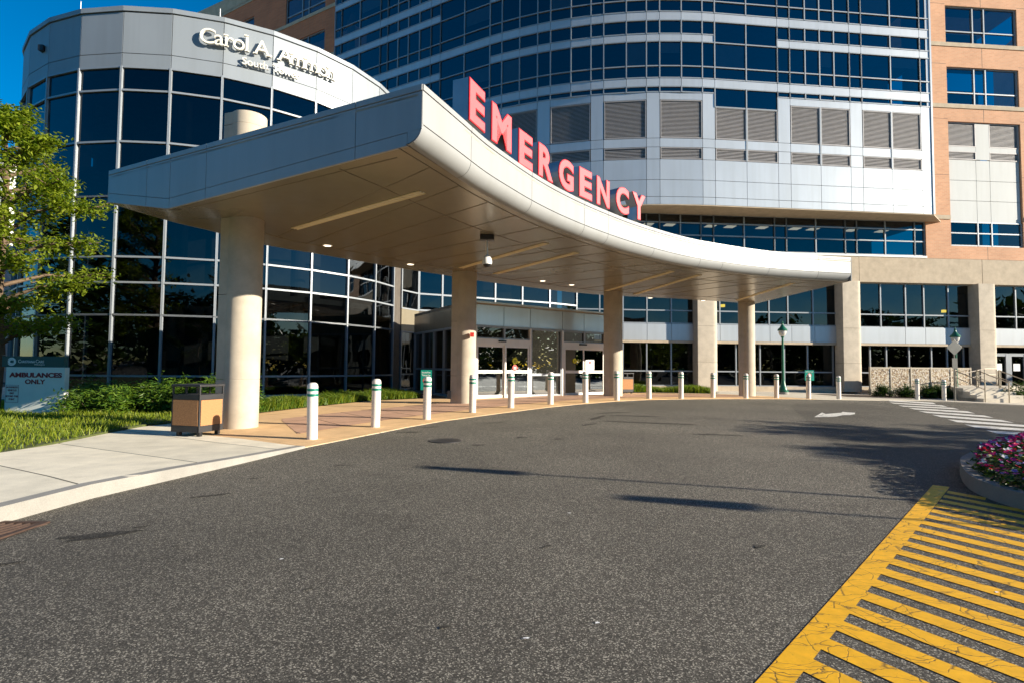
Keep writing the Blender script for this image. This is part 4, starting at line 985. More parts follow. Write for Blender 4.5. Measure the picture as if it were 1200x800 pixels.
def corner_cut(z):   # the end panel follows the bullnose at the front corner
    if z >= ZB+RB: return 0
    return RB-math.sqrt(max(0, RB*RB-(ZB+RB-z)**2))
Llen = math.hypot(TIP[0]-CORN[0], TIP[1]-CORN[1])
for a, b in zip(kk[:-1], kk[1:]):
    m = MB(); bow(a, b, lambda k: ZT-.088, lambda k: ZT, m, .012); bow(a, b, lambda k: lz(k)+.20, lambda k: ZT-.098, m)
    a2 = a if a > 0 else RB/Llen*1.0
    bow(a2, b, lambda k: lz(k), lambda k: lz(k)+.19, m)
    if a == 0:
        zs_ = [ZB+RB-RB*math.cos(R(q)) for q in range(90, -1, -10)]
        for z0, z1 in zip([ZB+.001+i*.024 for i in range(8)], [ZB+.001+(i+1)*.024 for i in range(8)]):
            k0 = corner_cut(z0)/Llen; k1 = corner_cut(z1)/Llen; ke = RB/Llen
            m.hexa([LP(ke, 0, z0), LP(k0, 0, z0), LP(k0, -.04, z0), LP(ke, -.04, z0), LP(ke, 0, z1), LP(k1, 0, z1), LP(k1, -.04, z1), LP(ke, -.04, z1)])
    m.build('side_fascia_panel', M['panel_white'], CN)
m = MB()
for i in range(16):
    a, b = max(.036, i/16), (i+1)/16; m.hexa([LP(b, -.03, lz(b)+.01), LP(a, -.03, lz(a)+.01), LP(a, -.07, lz(a)+.01), LP(b, -.07, lz(b)+.01), LP(b, -.03, ZT-.02), LP(a, -.03, ZT-.02), LP(a, -.07, ZT-.02), LP(b, -.07, ZT-.02)])
m.build('fascia_backing', M['joint'], CN)
# soffit: grid between front curve+left edge and the back edge
inner_front = []
for i in range(41):
    s = .05+(cum[-1]-.05)*i/40; p = at_s(s); a, b = at_s(s-.05), at_s(s+.05); dx, dy = b[0]-a[0], b[1]-a[1]; l = math.hypot(dx, dy); inner_front.append((p[0]-dy/l*RB, p[1]+dx/l*RB))
left_edge = [LFp(k) for k in (1.0, .94, .88, .83, .78, .735, .65, .55, .45, .35, .25, .15, .08)]
bk = smooth_line(BK, 2)
poly = left_edge + inner_front + [(12.05, 27.1)] + bk[::-1][1:-1]
V_, F_ = cdt(poly, .5); bm = bmesh.new(); vv = [bm.verts.new((x, y, 0)) for x, y in V_]
for f in F_: bm.faces.new([vv[i] for i in f])
def sz(x, y):    # underside height: drops towards the left edge, lifts at the wing tip
    d = Vector((x-CORN[0], y-CORN[1])); ld = Vector((TIP[0]-CORN[0], TIP[1]-CORN[1])); k = max(0, min(1, d.dot(ld)/ld.length_squared)); dist = abs(d.dot(left_n))
    wgt = max(0, 1-dist/1.5); return ZB+(lz(k)-ZB)*wgt
for v in bm.verts: v.co.z = sz(v.co.x, v.co.y)
bmesh.ops.recalc_face_normals(bm, faces=bm.faces)
for q in bm.faces:
    q.smooth = True
if sum(q.normal.z for q in bm.faces) > 0: bmesh.ops.reverse_faces(bm, faces=bm.faces)
bm.transform(Matrix.Translation((-1, -14, 0)))
me = bpy.data.meshes.new('soffit'); bm.to_mesh(me); bm.free(); me.materials.append(M['soffit']); so = bpy.data.objects.new('soffit', me); COL.objects.link(so); so.parent = CN
# roof deck and back/right fascia
m = MB(); outl = [LFp(.99)]+[LFp(k) for k in (.8, .6, .4, .2, .01)]+[at_s(cum[-1]*i/30) for i in range(1, 31)]+[(12.05, 27.1)]+bk[::-1][1:-1]
m.prism([(x, y) for x, y in outl], ZT-.16, ZT-.13); m.build('roof_deck', M['precast'], CN)
m = MB()
ring = bk+[FRS[-1]]
for a, b in zip(ring[:-1], ring[1:]):
    za, zb_ = sz(*a), sz(*b)
    if (a == TIP): za = lz(1)
    dx, dy = b[0]-a[0], b[1]-a[1]; l = math.hypot(dx, dy); nn = (-dy/l*.03, dx/l*.03)
    m.hexa([(a[0], a[1], za), (b[0], b[1], zb_), (b[0]+nn[0], b[1]+nn[1], zb_), (a[0]+nn[0], a[1]+nn[1], za), (a[0], a[1], ZT), (b[0], b[1], ZT), (b[0]+nn[0], b[1]+nn[1], ZT), (a[0]+nn[0], a[1]+nn[1], ZT)])
m.build('rear_fascia', M['panel_white'], CN)
# soffit joints (reveals)
m = MB()
def joint(m, pts, w=.012, dz=.006, zf=sz):
    for a, b in zip(pts[:-1], pts[1:]):
        n_ = max(1, int(math.hypot(b[0]-a[0], b[1]-a[1])/.6)); dx, dy = b[0]-a[0], b[1]-a[1]; l = math.hypot(dx, dy) or 1; nn = (-dy/l*w, dx/l*w)
        for i in range(n_):
            p, q = P_on(a, b, i/n_), P_on(a, b, (i+1)/n_); zp, zq = zf(*p)-dz, zf(*q)-dz
            m.hexa([(p[0]-nn[0], p[1]-nn[1], zp), (q[0]-nn[0], q[1]-nn[1], zq), (q[0]+nn[0], q[1]+nn[1], zq), (p[0]+nn[0], p[1]+nn[1], zp), (p[0]-nn[0], p[1]-nn[1], zp+.01), (q[0]-nn[0], q[1]-nn[1], zq+.01), (q[0]+nn[0], q[1]+nn[1], zq+.01), (p[0]+nn[0], p[1]+nn[1], zp+.01)])
def infr(d, s):
    p = at_s(s); a, b = at_s(s-.05), at_s(s+.05); dx, dy = b[0]-a[0], b[1]-a[1]; l = math.hypot(dx, dy); return (p[0]-dy/l*d, p[1]+dx/l*d)
joint(m, [infr(.42, .05+(cum[-1]-.1)*i/50) for i in range(51)], .008)
joint(m, [infr(1.75, .3+(cum[-1]-.5)*i/50) for i in range(51)])
def bkin(d):
    out = []
    for i, p in enumerate(bk):
        a = bk[max(0, i-1)]; b = bk[min(len(bk)-1, i+1)]; dx, dy = b[0]-a[0], b[1]-a[1]; l = math.hypot(dx, dy); out.append((p[0]+dy/l*d, p[1]-dx/l*d))
    return out
bj = bkin(1.05)[4:-1]; joint(m, bj)
# transverse joints fan out from the front curve to the back joint
def near_t(t): i = t*(len(bj)-1); k = min(len(bj)-2, int(i)); return P_on(bj[k], bj[k+1], i-k)
for i in range(1, 17):
    t = i/17; joint(m, [infr(.42, cum[-1]*(t**1.08)), near_t(t)], .009)
joint(m, [(LFp(k)[0]-left_n.x*.28, LFp(k)[1]-left_n.y*.28) for k in [i/12 for i in range(1, 11)]], .008)
m.build('soffit_joint', M['joint_soffit'], CN)
# linear light slots
LI = [((345, 268), (495, 225)), ((540, 314), (640, 285)), ((580, 321), (676, 296)), ((710, 341), (788, 318)), ((744, 345), (820, 322)), ((864, 352), (929, 332))]
for a, b in LI:
    A = Vector((*atz(*a, ZB), 0)); B = Vector((*atz(*b, ZB), 0)); u = (B-A).normalized(); n = Vector((-u.y, u.x, 0)); root = None
    m = MB()
    def bar(m, w0, w1, z0, z1, e=0, mi=0):
        p = [A-u*e+n*w0, B+u*e+n*w0, B+u*e+n*w1, A-u*e+n*w1]; q = [(v.x, v.y, z) for z in (z0, z1) for v in p]; m.hexa(q, mi)
    for w0, w1 in ((-.09, -.055), (-.018, .018), (.055, .09)): bar(m, w0, w1, ZB-.018, ZB-.002)
    lf_ = m.build('light_slot', M['trim'], CN)
    m = MB(); bar(m, -.055, -.018, ZB-.006, ZB-.002); bar(m, .018, .055, ZB-.006, ZB-.002); m.build('diffuser', M['white'], lf_)
for px, py in [(383.7, 287.5), (481, 309.5), (636, 329), (670, 333.6), (762, 349), (824, 352)]:
    x, y = atz(px, py, ZB); m = MB(); m.lathe(x, y, [(.13, ZB-.018), (.13, ZB-.001)], 20); d = m.build('downlight', M['white'], CN, smooth=True)
    m = MB(); m.lathe(x, y, [(.095, ZB-.024), (.095, ZB-.019)], 20); m.build('lens', M['downlight'], d, smooth=True)
# columns
def ccol(x, y, ztop, zbase, label=None):
    r = .365; m = MB(); zz = [zbase-.1, 1.12, 2.95, ztop-.28 if ztop > 5 else ztop, ztop]
    ang = R(200)
    for a, b in zip(zz[:-1], zz[1:]):
        if b-a < .02: continue
        m.lathe(x, y, [(r-.006, a), (r, a+.008), (r, b-.008), (r-.006, b)], 40)
        # flat pier behind the round shaft
        ux, uy = math.cos(R(160)), math.sin(R(160)); vx, vy = -uy, ux
        q = [(x+ux*.05+vx*(-.335), y+uy*.05+vy*(-.335)), (x+ux*.05+vx*.335, y+uy*.05+vy*.335), (x+ux*.38+vx*.335, y+uy*.38+vy*.335), (x+ux*.38-vx*.335, y+uy*.38-vy*.335)]
        m.prism(q, a+.006, b-.006)
    o = m.build('column', M['column'], CN, smooth=True)
    if label: o['label'] = label
    return o
CP = [(-5.96, 12.08), (-1.60, 18.75), (4.37, 23.4), (11.50, 26.7)]
cc = [ccol(*CP[0], 7.0, g(*CP[0])-.03, 'column that rises through the canopy roof'), ccol(*CP[1], ZB+.02, g(*CP[1])), ccol(*CP[2], ZB+.02, g(*CP[2])), ccol(*CP[3], ZB+.02, g(*CP[3]))]
m = MB(); x, y = CP[1]; m.box(x+.20, x+.32, y-.52, y-.36, 2.42, 2.56); o = m.build('strobe_light', M['redpaint'], cc[1])
m = MB(); m.box(x-.55, x-.43, y-.42, y-.3, .35, .62); m.build('outlet_box', M['black'], cc[1])
# security camera
x, y = atz(571, 276, ZB); SCm = empty('security_camera', (x, y, ZB), 'white dome security camera hanging from the canopy underside on a short stem', 'security camera')
m = MB(); m.box(x-.17, x+.17, y-.12, y+.12, ZB-.13, ZB-.001); m.build('mount', M['darkmetal'], SCm, bevel=.01)
m = MB(); m.tube((x, y, ZB-.5), (x, y, ZB-.12), .022, n=12); m.build('stem', M['white'], SCm, smooth=True)
m = MB(); m.lathe(x, y, [(.12, ZB-.72), (.125, ZB-.64), (.10, ZB-.56), (.06, ZB-.50), (.03, ZB-.47)], 24); m.build('housing', M['white'], SCm, smooth=True)
m = MB(); m.lathe(x, y, [(.01, ZB-.80), (.05, ZB-.79), (.085, ZB-.76), (.10, ZB-.725)], 24); m.build('dome', M['black'], SCm, smooth=True)

# ---- EMERGENCY letters
EM = empty('emergency_sign', (1, 12, 5.5), 'red EMERGENCY channel letters standing along the curved front edge of the canopy', 'sign')
EL = [('E', (547, 139.7), (568, 157.5)), ('M', (573, 164), (599.5, 182)), ('E', (605.6, 191), (623.8, 203)), ('R', (628.5, 204), (648, 217)), ('G', (652, 219), (672.8, 228)), ('E', (676.6, 230), (694, 237)), ('N', (697, 239), (714.6, 246)), ('C', (719.7, 248), (737.5, 254)), ('Y', (739.4, 255), (756.3, 261))]
for ch, a, b in EL:
    A = Vector((*atz(*a, 5.6), 0)); B = Vector((*atz(*b, 5.6), 0)); mid = (A+B)/2; sN = s_of((mid.x, mid.y))
    e0, e1 = at_s(sN-.4), at_s(sN+.4); u = Vector((e1[0]-e0[0], e1[1]-e0[1], 0)).normalized(); wv = (B-A).length
    wv = {'E': .60, 'M': .78, 'R': .66, 'G': .68, 'N': .64, 'C': .66, 'Y': .66}[ch]; L0 = mid-u*(wv/2); n = Vector((u.y, -u.x, 0)); zb0 = 5.60; dp = .30
    m = MB(); put_text(m, ch, L0-n*dp+Vector((0, 0, zb0)), u, w=wv, h=.74, depth=dp, bold=.055); le = m.build('letter', M['letter_side'], EM)
    m = MB(); put_text(m, ch, L0+n*.002+Vector((0, 0, zb0)), u, w=wv, h=.74, depth=.022, bold=.055); fc = m.build('trim_edge', M['red_trim'], le)
    m = MB(); put_text(m, ch, L0+u*.018+n*.026+Vector((0, 0, zb0+.018)), u, w=wv-.036, h=.704, depth=.004, bold=.034); m.build('letter_face', M['red_face'], le)
    for t in (.2, .8): m = MB(); p = L0+u*(wv*t)-n*(dp*.6); m.box(p.x-.03, p.x+.03, p.y-.03, p.y+.03, 5.46, 5.605); m.build('support', M['darkmetal'], le)

# ================================================================== SIGNS AND FURNITURE
def frame2(px0, px1, py, d):
    a = ray(px0, py); b = ray(px1, py); return (a[0]/a[1]*d, d), (b[0]/b[1]*d, d)
A, B = (-14.05, 15.2), (-12.25, 15.0)
AS = empty('ambulance_sign', (A[0], A[1], .1), 'pale monument sign with teal header reading Ambulances Only on the lawn', 'sign')
m = MB(); m.slab(A, B, 0, 1.31, -.14, 0); m.build('board', M['signwhite'], AS, bevel=.006)
A2_ = (A[0]-.15, A[1]+.02); B2_ = P_on(A, B, .97)
m = MB(); m.slab(A2_, B2_, 1.31, 1.61, -.13, -.01); hd = m.build('header', M['signteal'], AS)
u = Vector((B[0]-A[0], B[1]-A[1], 0)).normalized(); nn = Vector((u.y, -u.x, 0)); base = Vector((A[0], A[1], 0))
def st(par, name, txt, x, z, h, mat, w=None, bold=.0, align='L', o=.002):
    m = MB(); put_text(m, txt, base+u*x+nn*o+Vector((0, 0, z)), u, w=w, h=h, depth=.005, bold=bold, align=align); return m.build(name, mat, par)
st(AS, 'lettering', 'AMBULANCES', .92, 1.03, .135, M['maroon'], w=1.62, bold=.045, align='M'); st(AS, 'lettering', 'ONLY', .92, .85, .13, M['maroon'], w=.62, bold=.03, align='M')
st(hd, 'lettering', 'C', .36, 1.425, .095, M['white'], bold=.01, o=-.006); st(hd, 'lettering', 'HRISTIANA', .45, 1.425, .07, M['white'], w=.43, bold=.01, o=-.006)
st(hd, 'lettering', 'C', .90, 1.425, .095, M['white'], bold=.01, o=-.006); st(hd, 'lettering', 'ARE', .98, 1.425, .07, M['white'], w=.18, bold=.01, o=-.006); st(hd, 'lettering', 'Wilmington', .86, 1.355, .05, M['white'], w=.32, o=-.006)
m = MB(); c3 = base+u*.14+nn*(-.004)+Vector((0, 0, 1.46))
for ring_, a0, a1 in ((.105, -150, 150), (.06, 30, 330)):
    n_ = 20
    for i in range(n_):
        t0, t1 = R(a0+(a1-a0)*i/n_), R(a0+(a1-a0)*(i+1)/n_); w0 = .028*math.sin(math.pi*(i+.5)/n_)+.004
        q = [c3+u*((ring_+s*w0)*math.cos(t)*1.15)+Vector((0, 0, (ring_+s*w0)*math.sin(t)*.9)) for s, t in ((-1, t0), (1, t0), (1, t1), (-1, t1))]; m.quad(*q)
m.build('emblem', M['white'], hd)
for i, t in enumerate(['AUTHORIZED', 'VEHICLES', 'ONLY', 'BEYOND THIS', 'POINT']): st(AS, 'lettering', t, .22, .73-.082*i, .05, M['maroon'], w=.035*len(t), bold=.01, align='M')
m = MB()
for x0, x1, z0, z1 in ((.03, .42, .83, .838), (.03, .42, .36, .368), (.03, .038, .36, .838), (.412, .42, .36, .838)):
    p = P_on(A, B, x0/1.81); q = P_on(A, B, x1/1.81); m.slab(p, q, z0-.02, z1-.02, .001, .004)
m.build('border', M['maroon'], AS)

def make_bin(x, y, rz, label, name='trash_bin'):
    root = empty(name, (0, 0, 0), label, 'trash bin', 'stone-panelled trash bins'); w, d, h = .33, .30, .98
    m = MB()
    for sx in (-1, 1):
        for sy in (-1, 1): m.box(sx*w-.03*(sx > 0)-.0, sx*w+.03*(sx < 0), sy*d-.03*(sy > 0), sy*d+.03*(sy < 0), .08, h-.02)
    m.box(-w, w, -d, d, .08, .20); m.box(-w, w, -d, d, .70, .80)
    m.build('frame', M['darkmetal'], root, bevel=.004)
    m = MB(); m.box(-w-.015, w+.015, -d-.015, d+.015, h-.03, h+.015); m.build('lid', M['darkmetal'], root, bevel=.012)
    m = MB(); m.box(-.012, .012, -d+.01, -d+.03, .80, h-.03); m.box(-.012, .012, d-.03, d-.01, .80, h-.03); m.box(-w+.01, -w+.03, -.012, .012, .8, h-.03); m.build('divider', M['darkmetal'], root)
    for (x0, x1, y0, y1) in ((-w+.035, w-.035, -d-.004, -d+.02), (-w+.035, w-.035, d-.02, d+.004), (-w-.004, -w+.02, -d+.035, d-.035), (w-.02, w+.004, -d+.035, d-.035)):
        m = MB(); m.box(x0, x1, y0, y1, .205, .695); m.build('side_panel', M['binpanel'], root)
    for sx in (-.26, .22):
        for sy in (-.24, .2): m = MB(); m.box(sx, sx+.07, sy, sy+.07, 0, .08); m.build('foot', M['black'], root)
    root.location = (x, y, g(x, y)+.02); root.rotation_euler = (0, 0, rz); return root
bx, by = gnd(233, 511); make_bin(bx-.12, by+.15, R(-15), 'tan stone trash bin with black frame beside the nearest round column')
bb = copy_tree([o for o in bpy.data.objects if o.name == 'trash_bin'][0]); bb.location = (5.55, 26.9, g(5.5, 27)+.02); bb.rotation_euler = (0, 0, R(20)); bb['label'] = 'far tan trash bin right of the entrance doors behind a column'

# green no smoking signs
def small_sign(x, y, w, h, z, label, txt):
    root = empty('no_smoking_sign', (x, y, g(x, y)), label, 'sign'); m = MB(); m.tube((x, y+.03, g(x, y)-.1), (x, y+.03, z+h*.9), .022, n=8); m.build('post', M['grey'], root, smooth=True)
    m = MB(); m.box(x-w/2, x+w/2, y-.01, y+.008, z, z+h); pl = m.build('plate', M['signgreen'], root, bevel=.003)
    m = MB()
    for i, t in enumerate(txt): put_text(m, t, (x, y-.0105, z+h-.10-.085*i), (1, 0, 0), w=w*.8, h=.05, depth=.003, align='M', bold=.01)
    m.build('lettering', M['white'], pl)
    c = (x, y-.012, z+h-.10-.085*len(txt)-.06)
    m = MB(); q = [(c[0]+.10*math.cos(2*math.pi*i/20), c[1], c[2]+.10*math.sin(2*math.pi*i/20)) for i in range(20)]; m.add(q, [tuple(range(20))]); m.build('symbol', M['white'], pl)
    m = MB()
    for i in range(20):
        t0, t1 = 2*math.pi*i/20, 2*math.pi*(i+1)/20; m.quad(*[(c[0]+r_*math.cos(t), c[1]-.002, c[2]+r_*math.sin(t)) for r_, t in ((.078, t0), (.10, t0), (.10, t1), (.078, t1))])
    m.quad((c[0]-.07, c[1]-.002, c[2]+.055), (c[0]-.055, c[1]-.002, c[2]+.07), (c[0]+.07, c[1]-.002, c[2]-.055), (c[0]+.055, c[1]-.002, c[2]-.07)); m.build('ban_ring', M['redpaint'], pl)
    m = MB(); m.box(c[0]-.05, c[0]+.045, c[1]-.0035, c[1]-.0025, c[2]-.012, c[2]+.012); m.build('cigarette', M['black'], pl)
r_ = ray(499.5, 440); x = r_[0]/r_[1]*17.0; small_sign(x, 17.0, .34, .62, .70, 'narrow green no smoking sign on a post behind the third bollard', ['Smoke-Free', 'Tobacco-Free'])
r_ = ray(948.5, 440); x = r_[0]/r_[1]*27.6; small_sign(x, 27.6, .46, .52, .88, 'square green no smoking sign under the canopy end', ['Smoke-Free'])

# lamp posts
def make_lamp():
    root = empty('lamp_post', (0, 0, 0), None); m = MB(); m.lathe(0, 0, [(.30, -.05), (.30, .06)], 20); m.build('footing', M['kerb'], root, smooth=True)
    m = MB(); m.lathe(0, 0, [(.27, .05), (.27, .14), (.22, .18), (.20, .30), (.15, .38), (.13, .50), (.10, .62), (.085, .75), (.085, .8)], 20); m.build('base', M['lampgreen'], root, smooth=True)
    m = MB(); m.lathe(0, 0, [(.07, .78), (.055, 3.05), (.055, 3.1), (.09, 3.13), (.09, 3.17), (.06, 3.2)], 20); m.build('pole', M['lampgreen'], root, smooth=True)
    m = MB(); m.lathe(0, 0, [(.08, 3.18), (.15, 3.24), (.20, 3.36), (.21, 3.46), (.20, 3.52)], 20); m.build('globe', M['globe'], root, smooth=True)
    m = MB(); m.lathe(0, 0, [(.26, 3.50), (.265, 3.53), (.23, 3.60), (.15, 3.68), (.10, 3.76), (.06, 3.84), (.05, 3.90), (.07, 3.93), (.04, 3.98), (.008, 4.06)], 20); m.build('cap', M['lampgreen'], root, smooth=True)
    return root
lp0 = make_lamp(); r_ = ray(917.5, 430); lp0.location = (r_[0]/r_[1]*31, 31, g(16, 31)+.1); tag(lp0, 'green lamp post under the right end of the canopy, before the white panels', 'lamp post', 'green lantern lamp posts')
lp1 = copy_tree(lp0); r_ = ray(1121, 450); lp1.location = (r_[0]/r_[1]*31.5, 31.5, -.15); lp1['label'] = 'green lamp post at the entry steps, behind the diamond road sign'
# diamond sign seen from behind
r_ = ray(1118.8, 450); x = r_[0]/r_[1]*28.2; y = 28.2; DS = empty('road_sign', (x, y, -.1), 'grey back of a diamond road sign with a small plate on a steel post', 'road sign')
m = MB(); m.tube((x, y, -.3), (x, y, 3.05), .03, n=8); m.build('post', M['grey'], DS, smooth=True)
m = MB(); s = .41; zc = 2.62; m.hexa([(x, y-.045, zc-s), (x+s, y-.045, zc), (x, y-.045, zc+s), (x-s, y-.045, zc), (x, y-.035, zc-s), (x+s, y-.035, zc), (x, y-.035, zc+s), (x-s, y-.035, zc)]); m.build('diamond_plate', M['grey'], DS, bevel=.004)
m = MB(); m.box(x-.13, x+.14, y-.045, y-.035, 1.55, 2.08); m.build('lower_plate', M['grey'], DS)

# ================================================================== PLANTS
def tube_path(m, pts, r0, r1, n=7):
    for i in range(len(pts)-1):
        a = r0+(r1-r0)*i/(len(pts)-1); b = r0+(r1-r0)*(i+1)/(len(pts)-1); m.tube(pts[i], pts[i+1], a, b, n=n, cap=False)
def leaf(vs, fs, p, size, up=None, asp=.55):
    d = Vector((random.gauss(0, 1), random.gauss(0, 1), random.gauss(-.25, .5))).normalized(); s = d.cross(Vector((random.gauss(0, .3), random.gauss(0, .3), 1))).normalized()*size*asp*.5
    i = len(vs); n = d.cross(s).normalized()*size*.12; q = Vector(p)
    vs += [tuple(q), tuple(q+d*size*.45+s+n), tuple(q+d*size), tuple(q+d*size*.45-s+n)]; fs += [(i, i+1, i+2), (i, i+2, i+3)]
def tree(name, label, cat, x, y, h, crad, trunk_h, nbr, nleaf, lsize, mat, group=None, seed=1, zsq=1.0):
    rs_ = random.getstate(); random.seed(seed); z0 = g(x, y); root = empty(name, (x, y, z0), label, cat, group); m = MB()
    top = Vector((x+random.uniform(-.2, .2), y, z0+h*.92)); base = Vector((x, y, z0-.1)); pts = [base.lerp(top, t)+Vector((random.uniform(-.08, .08), random.uniform(-.08, .08), 0))*h*.12 for t in (0, .2, .4, .6, .8, 1)]
    pts[0] = base; tube_path(m, pts, h*.022, h*.004, 10); tips = []
    for k in range(nbr):
        t = trunk_h+(1-trunk_h)*(k+.5)/nbr; i = min(4, int(t*5)); st_ = pts[i].lerp(pts[i+1], t*5-i); a = k*2.4+random.uniform(-.4, .4)
        prof_ = math.sin(math.pi*min(1, max(.12, (t-trunk_h*.8)/(1-trunk_h*.8)))**.7)**.6 if t < .97 else .3
        L = crad*prof_*random.uniform(.75, 1.12); rise = random.uniform(.15, .6)*L*(.6+t*.6)
        e = st_+Vector((math.cos(a)*L, math.sin(a)*L, rise)); mid = st_.lerp(e, .5)+Vector((0, 0, L*.08)); tube_path(m, [st_, mid, e], h*.007, h*.0015, 6)
        for j in range(6):
            f = random.uniform(.3, 1); q = st_.lerp(e, f); b = a+random.choice((-1, 1))*random.uniform(.5, 1.3); l2 = L*random.uniform(.2, .45); e2 = q+Vector((math.cos(b)*l2, math.sin(b)*l2, l2*random.uniform(-.1, .6))); tube_path(m, [q, e2], h*.0022, h*.0008, 4)
            tips += [(q, e2)]
        tips += [(mid, e)]*2
    m.build('trunk', M['bark'], root, smooth=True, recalc=False)
    vs = []; fs = []
    for k in range(nleaf):
        q, e = random.choice(tips); f = random.uniform(.1, 1.12); p = q.lerp(e, f)+Vector([random.gauss(0, crad*.055) for _ in range(3)]); leaf(vs, fs, p, lsize*random.uniform(.7, 1.25))
        if p.z < z0+h*.235: vs = vs[:-4]; fs = fs[:-2]
    c = MB(); c.add(vs, fs); c.build('crown', mat, root, recalc=False); random.setstate(rs_); return root
tree('leafy_tree', 'bright green leafy tree at the left edge before the round glass tower', 'tree', -15.1, 15.9, 9.5, 2.3, .22, 44, 24000, .15, M['leaf'], seed=5)
# tree and lamp standards beyond the right edge whose shadows fall across the road
tree('shade_tree', 'tree on the planted island right of the frame, casting a ragged shadow', 'tree', 19.5, 5.0, 4.9, 1.8, .40, 28, 9000, .2, M['leaf'], seed=9)
tree('shade_tree', 'lower tree near the flower bed right of the frame', 'tree', 22.0, 7.4, 5.5, 2.6, .33, 26, 5200, .2, M['leaf'], seed=11)
sunD = Vector((math.cos(R(-16.5)), math.sin(R(-16.5)))); EL_ = 17.3
def standard(tx, ty, h, lab, hw=.14):
    bx_, by_ = tx+sunD.x*h/math.tan(R(EL_)), ty+sunD.y*h/math.tan(R(EL_)); root = empty('light_standard', (bx_, by_, 0), lab, 'street lamp', 'parking lot light standards')
    m = MB(); m.tube((bx_, by_, -.1), (bx_, by_, h), .04, .026, n=10); m.build('pole', M['darkmetal'], root, smooth=True)
    m = MB(); q = Vector((bx_, by_)); v = Vector((-sunD.y, sunD.x))
    pts = [q-sunD*1.05-v*hw*.7, q+sunD*.1-v*hw, q+sunD*.1+v*hw, q-sunD*1.05+v*hw*.7]
    m.hexa([(p.x, p.y, h) for p in pts]+[(p.x, p.y, h+.12) for p in pts]); m.build('lamp_head', M['darkmetal'], root, bevel=.01)
    m = MB(); m.lathe(bx_, by_, [(.3, -.1), (.3, .6)], 16); m.build('footing', M['kerb'], root, smooth=True)
standard(.0, 7.35, 4.6, 'tall dark parking lot light, its thin shadow crossing the road furthest'); standard(2.45, 5.72, 4.6, 'second tall dark parking lot light nearer the camera', .17)

def shrub(name, label, cat, x, y, rx, ry, h, n, ls, mat, group=None, seed=1, spiky=False, z0=None):
    rs_ = random.getstate(); random.seed(seed); z = g(x, y) if z0 is None else z0; root = empty(name, (x, y, z), label, cat, group); m = MB(); vs = []; fs = []
    arms = []
    for k in range(26):
        a = random.uniform(0, 6.283); r = math.sqrt(random.random()); e = Vector((x+rx*r*math.cos(a), y+ry*r*math.sin(a), z+h*(1-.55*r*r)*random.uniform(.65, 1.1))); b = Vector((x+rx*r*.35*math.cos(a), y+ry*r*.35*math.sin(a), z)); arms.append((b, e)); tube_path(m, [b, e], .012, .004, 4)
    m.build('stems', M['bark'], root, recalc=False)
    for k in range(n):
        b, e = random.choice(arms); f = random.uniform(.25, 1.08)**.7; p = b.lerp(e, f)+Vector([random.gauss(0, .07*(rx+h)) for _ in range(3)])
        if p.z < z+.02: p.z = z+.02+random.random()*.1
        leaf(vs, fs, p, ls*random.uniform(.6, 1.3), asp=.28 if spiky else .55)
    c = MB(); c.add(vs, fs); c.build('foliage', mat, root, recalc=False); random.setstate(rs_); return root
JUN = [(-11.5, 15.3, 1.1, .9, .75, 'low feathery juniper beside the ambulance sign'), (-10.3, 16.0, 1.1, .8, .8, 'spreading juniper between the sign and the trash bin, left one'), (-9.2, 15.6, 1.0, .8, .85, 'spreading juniper behind the sidewalk, middle one'), (-8.4, 16.0, .95, .7, 1.0, 'taller juniper left of the trash bin'), (-7.7, 15.0, .7, .6, 1.15, 'upright juniper right behind the trash bin'), (-13.0, 17.4, 1.3, .8, .7, 'juniper behind the ambulance sign')]
for i, (x, y, rx, ry, h, lab) in enumerate(JUN): shrub('juniper_shrub', lab, 'shrub', x, y, rx, ry, h, 5200, .15, M['juniper'], 'junipers along the round tower', seed=20+i, spiky=True)
BX = [(1034, 455, .55, 'small round boxwood furthest left before the pebble wall'), (1059, 456, .62, 'second boxwood before the pebble wall'), (1085, 457, .6, 'boxwood behind the left crosswalk bollard'), (1098, 458, .62, 'boxwood between the two crosswalk bollards'), (1112, 462, .5, 'small boxwood left of the green lamp post'), (1192, 463, .8, 'boxwood right of the entry steps at the frame edge'), (1207, 466, .9, 'boxwood right of the entry steps, outermost')]
for i, (px, py, r0, lab) in enumerate(BX):
    r_ = ray(px, py); Y = 31.3 if i < 5 else 29.0; x = r_[0]/r_[1]*Y; shrub('boxwood_shrub', lab, 'shrub', x, Y, r0, r0*.8, r0*1.15, 1800, .11, M['boxwood'], 'boxwoods by the entry', seed=40+i, z0=g(x, Y))
m = MB(); 
struct(sheet('planting_bed', [(18.6, 30.3), (22.4, 30.0), (23.6, 30.4), (24.9, 32.0), (24.6, 34.0), (18.2, 33.2)], .03, M['mulch'], maxlen=1))

# flower island
ISL = [(5.28, 5.2), (5.26, 5.7), (5.30, 6.1), (5.48, 6.6), (5.92, 7.26), (6.5, 7.95), (7.3, 8.55), (8.3, 8.95), (9.5, 9.1), (11, 8.7), (12, 7.6), (12.3, 6), (11.8, 4.4), (10.5, 3.3), (8.8, 2.8), (7.2, 3.0), (6.0, 3.7), (5.45, 4.5)]
isl = smooth_line(ISL+[ISL[0]], 3)[:-1]
ko = kerbstone('planter_kerb', isl[::-1], .17, .17, M['kerb_old'], closed=True); tag(ko, 'weathered curved concrete kerb around the flower bed', 'kerb')
isl_in = offset_line(isl+[isl[0]], -.14)[:-1]
struct(sheet('flower_bed_soil', isl_in, .12, M['mulch'], maxlen=.8))
def mound(x, y):
    d = min(math.hypot(x-a, y-b) for a, b in isl); return min(1, d/.9)**.6*.42
vs = []; fs = []
cand = [p for p in ((random.uniform(5.2, 12.3), random.uniform(2.8, 9.1)) for _ in range(9000)) if inside(p, isl_in)]
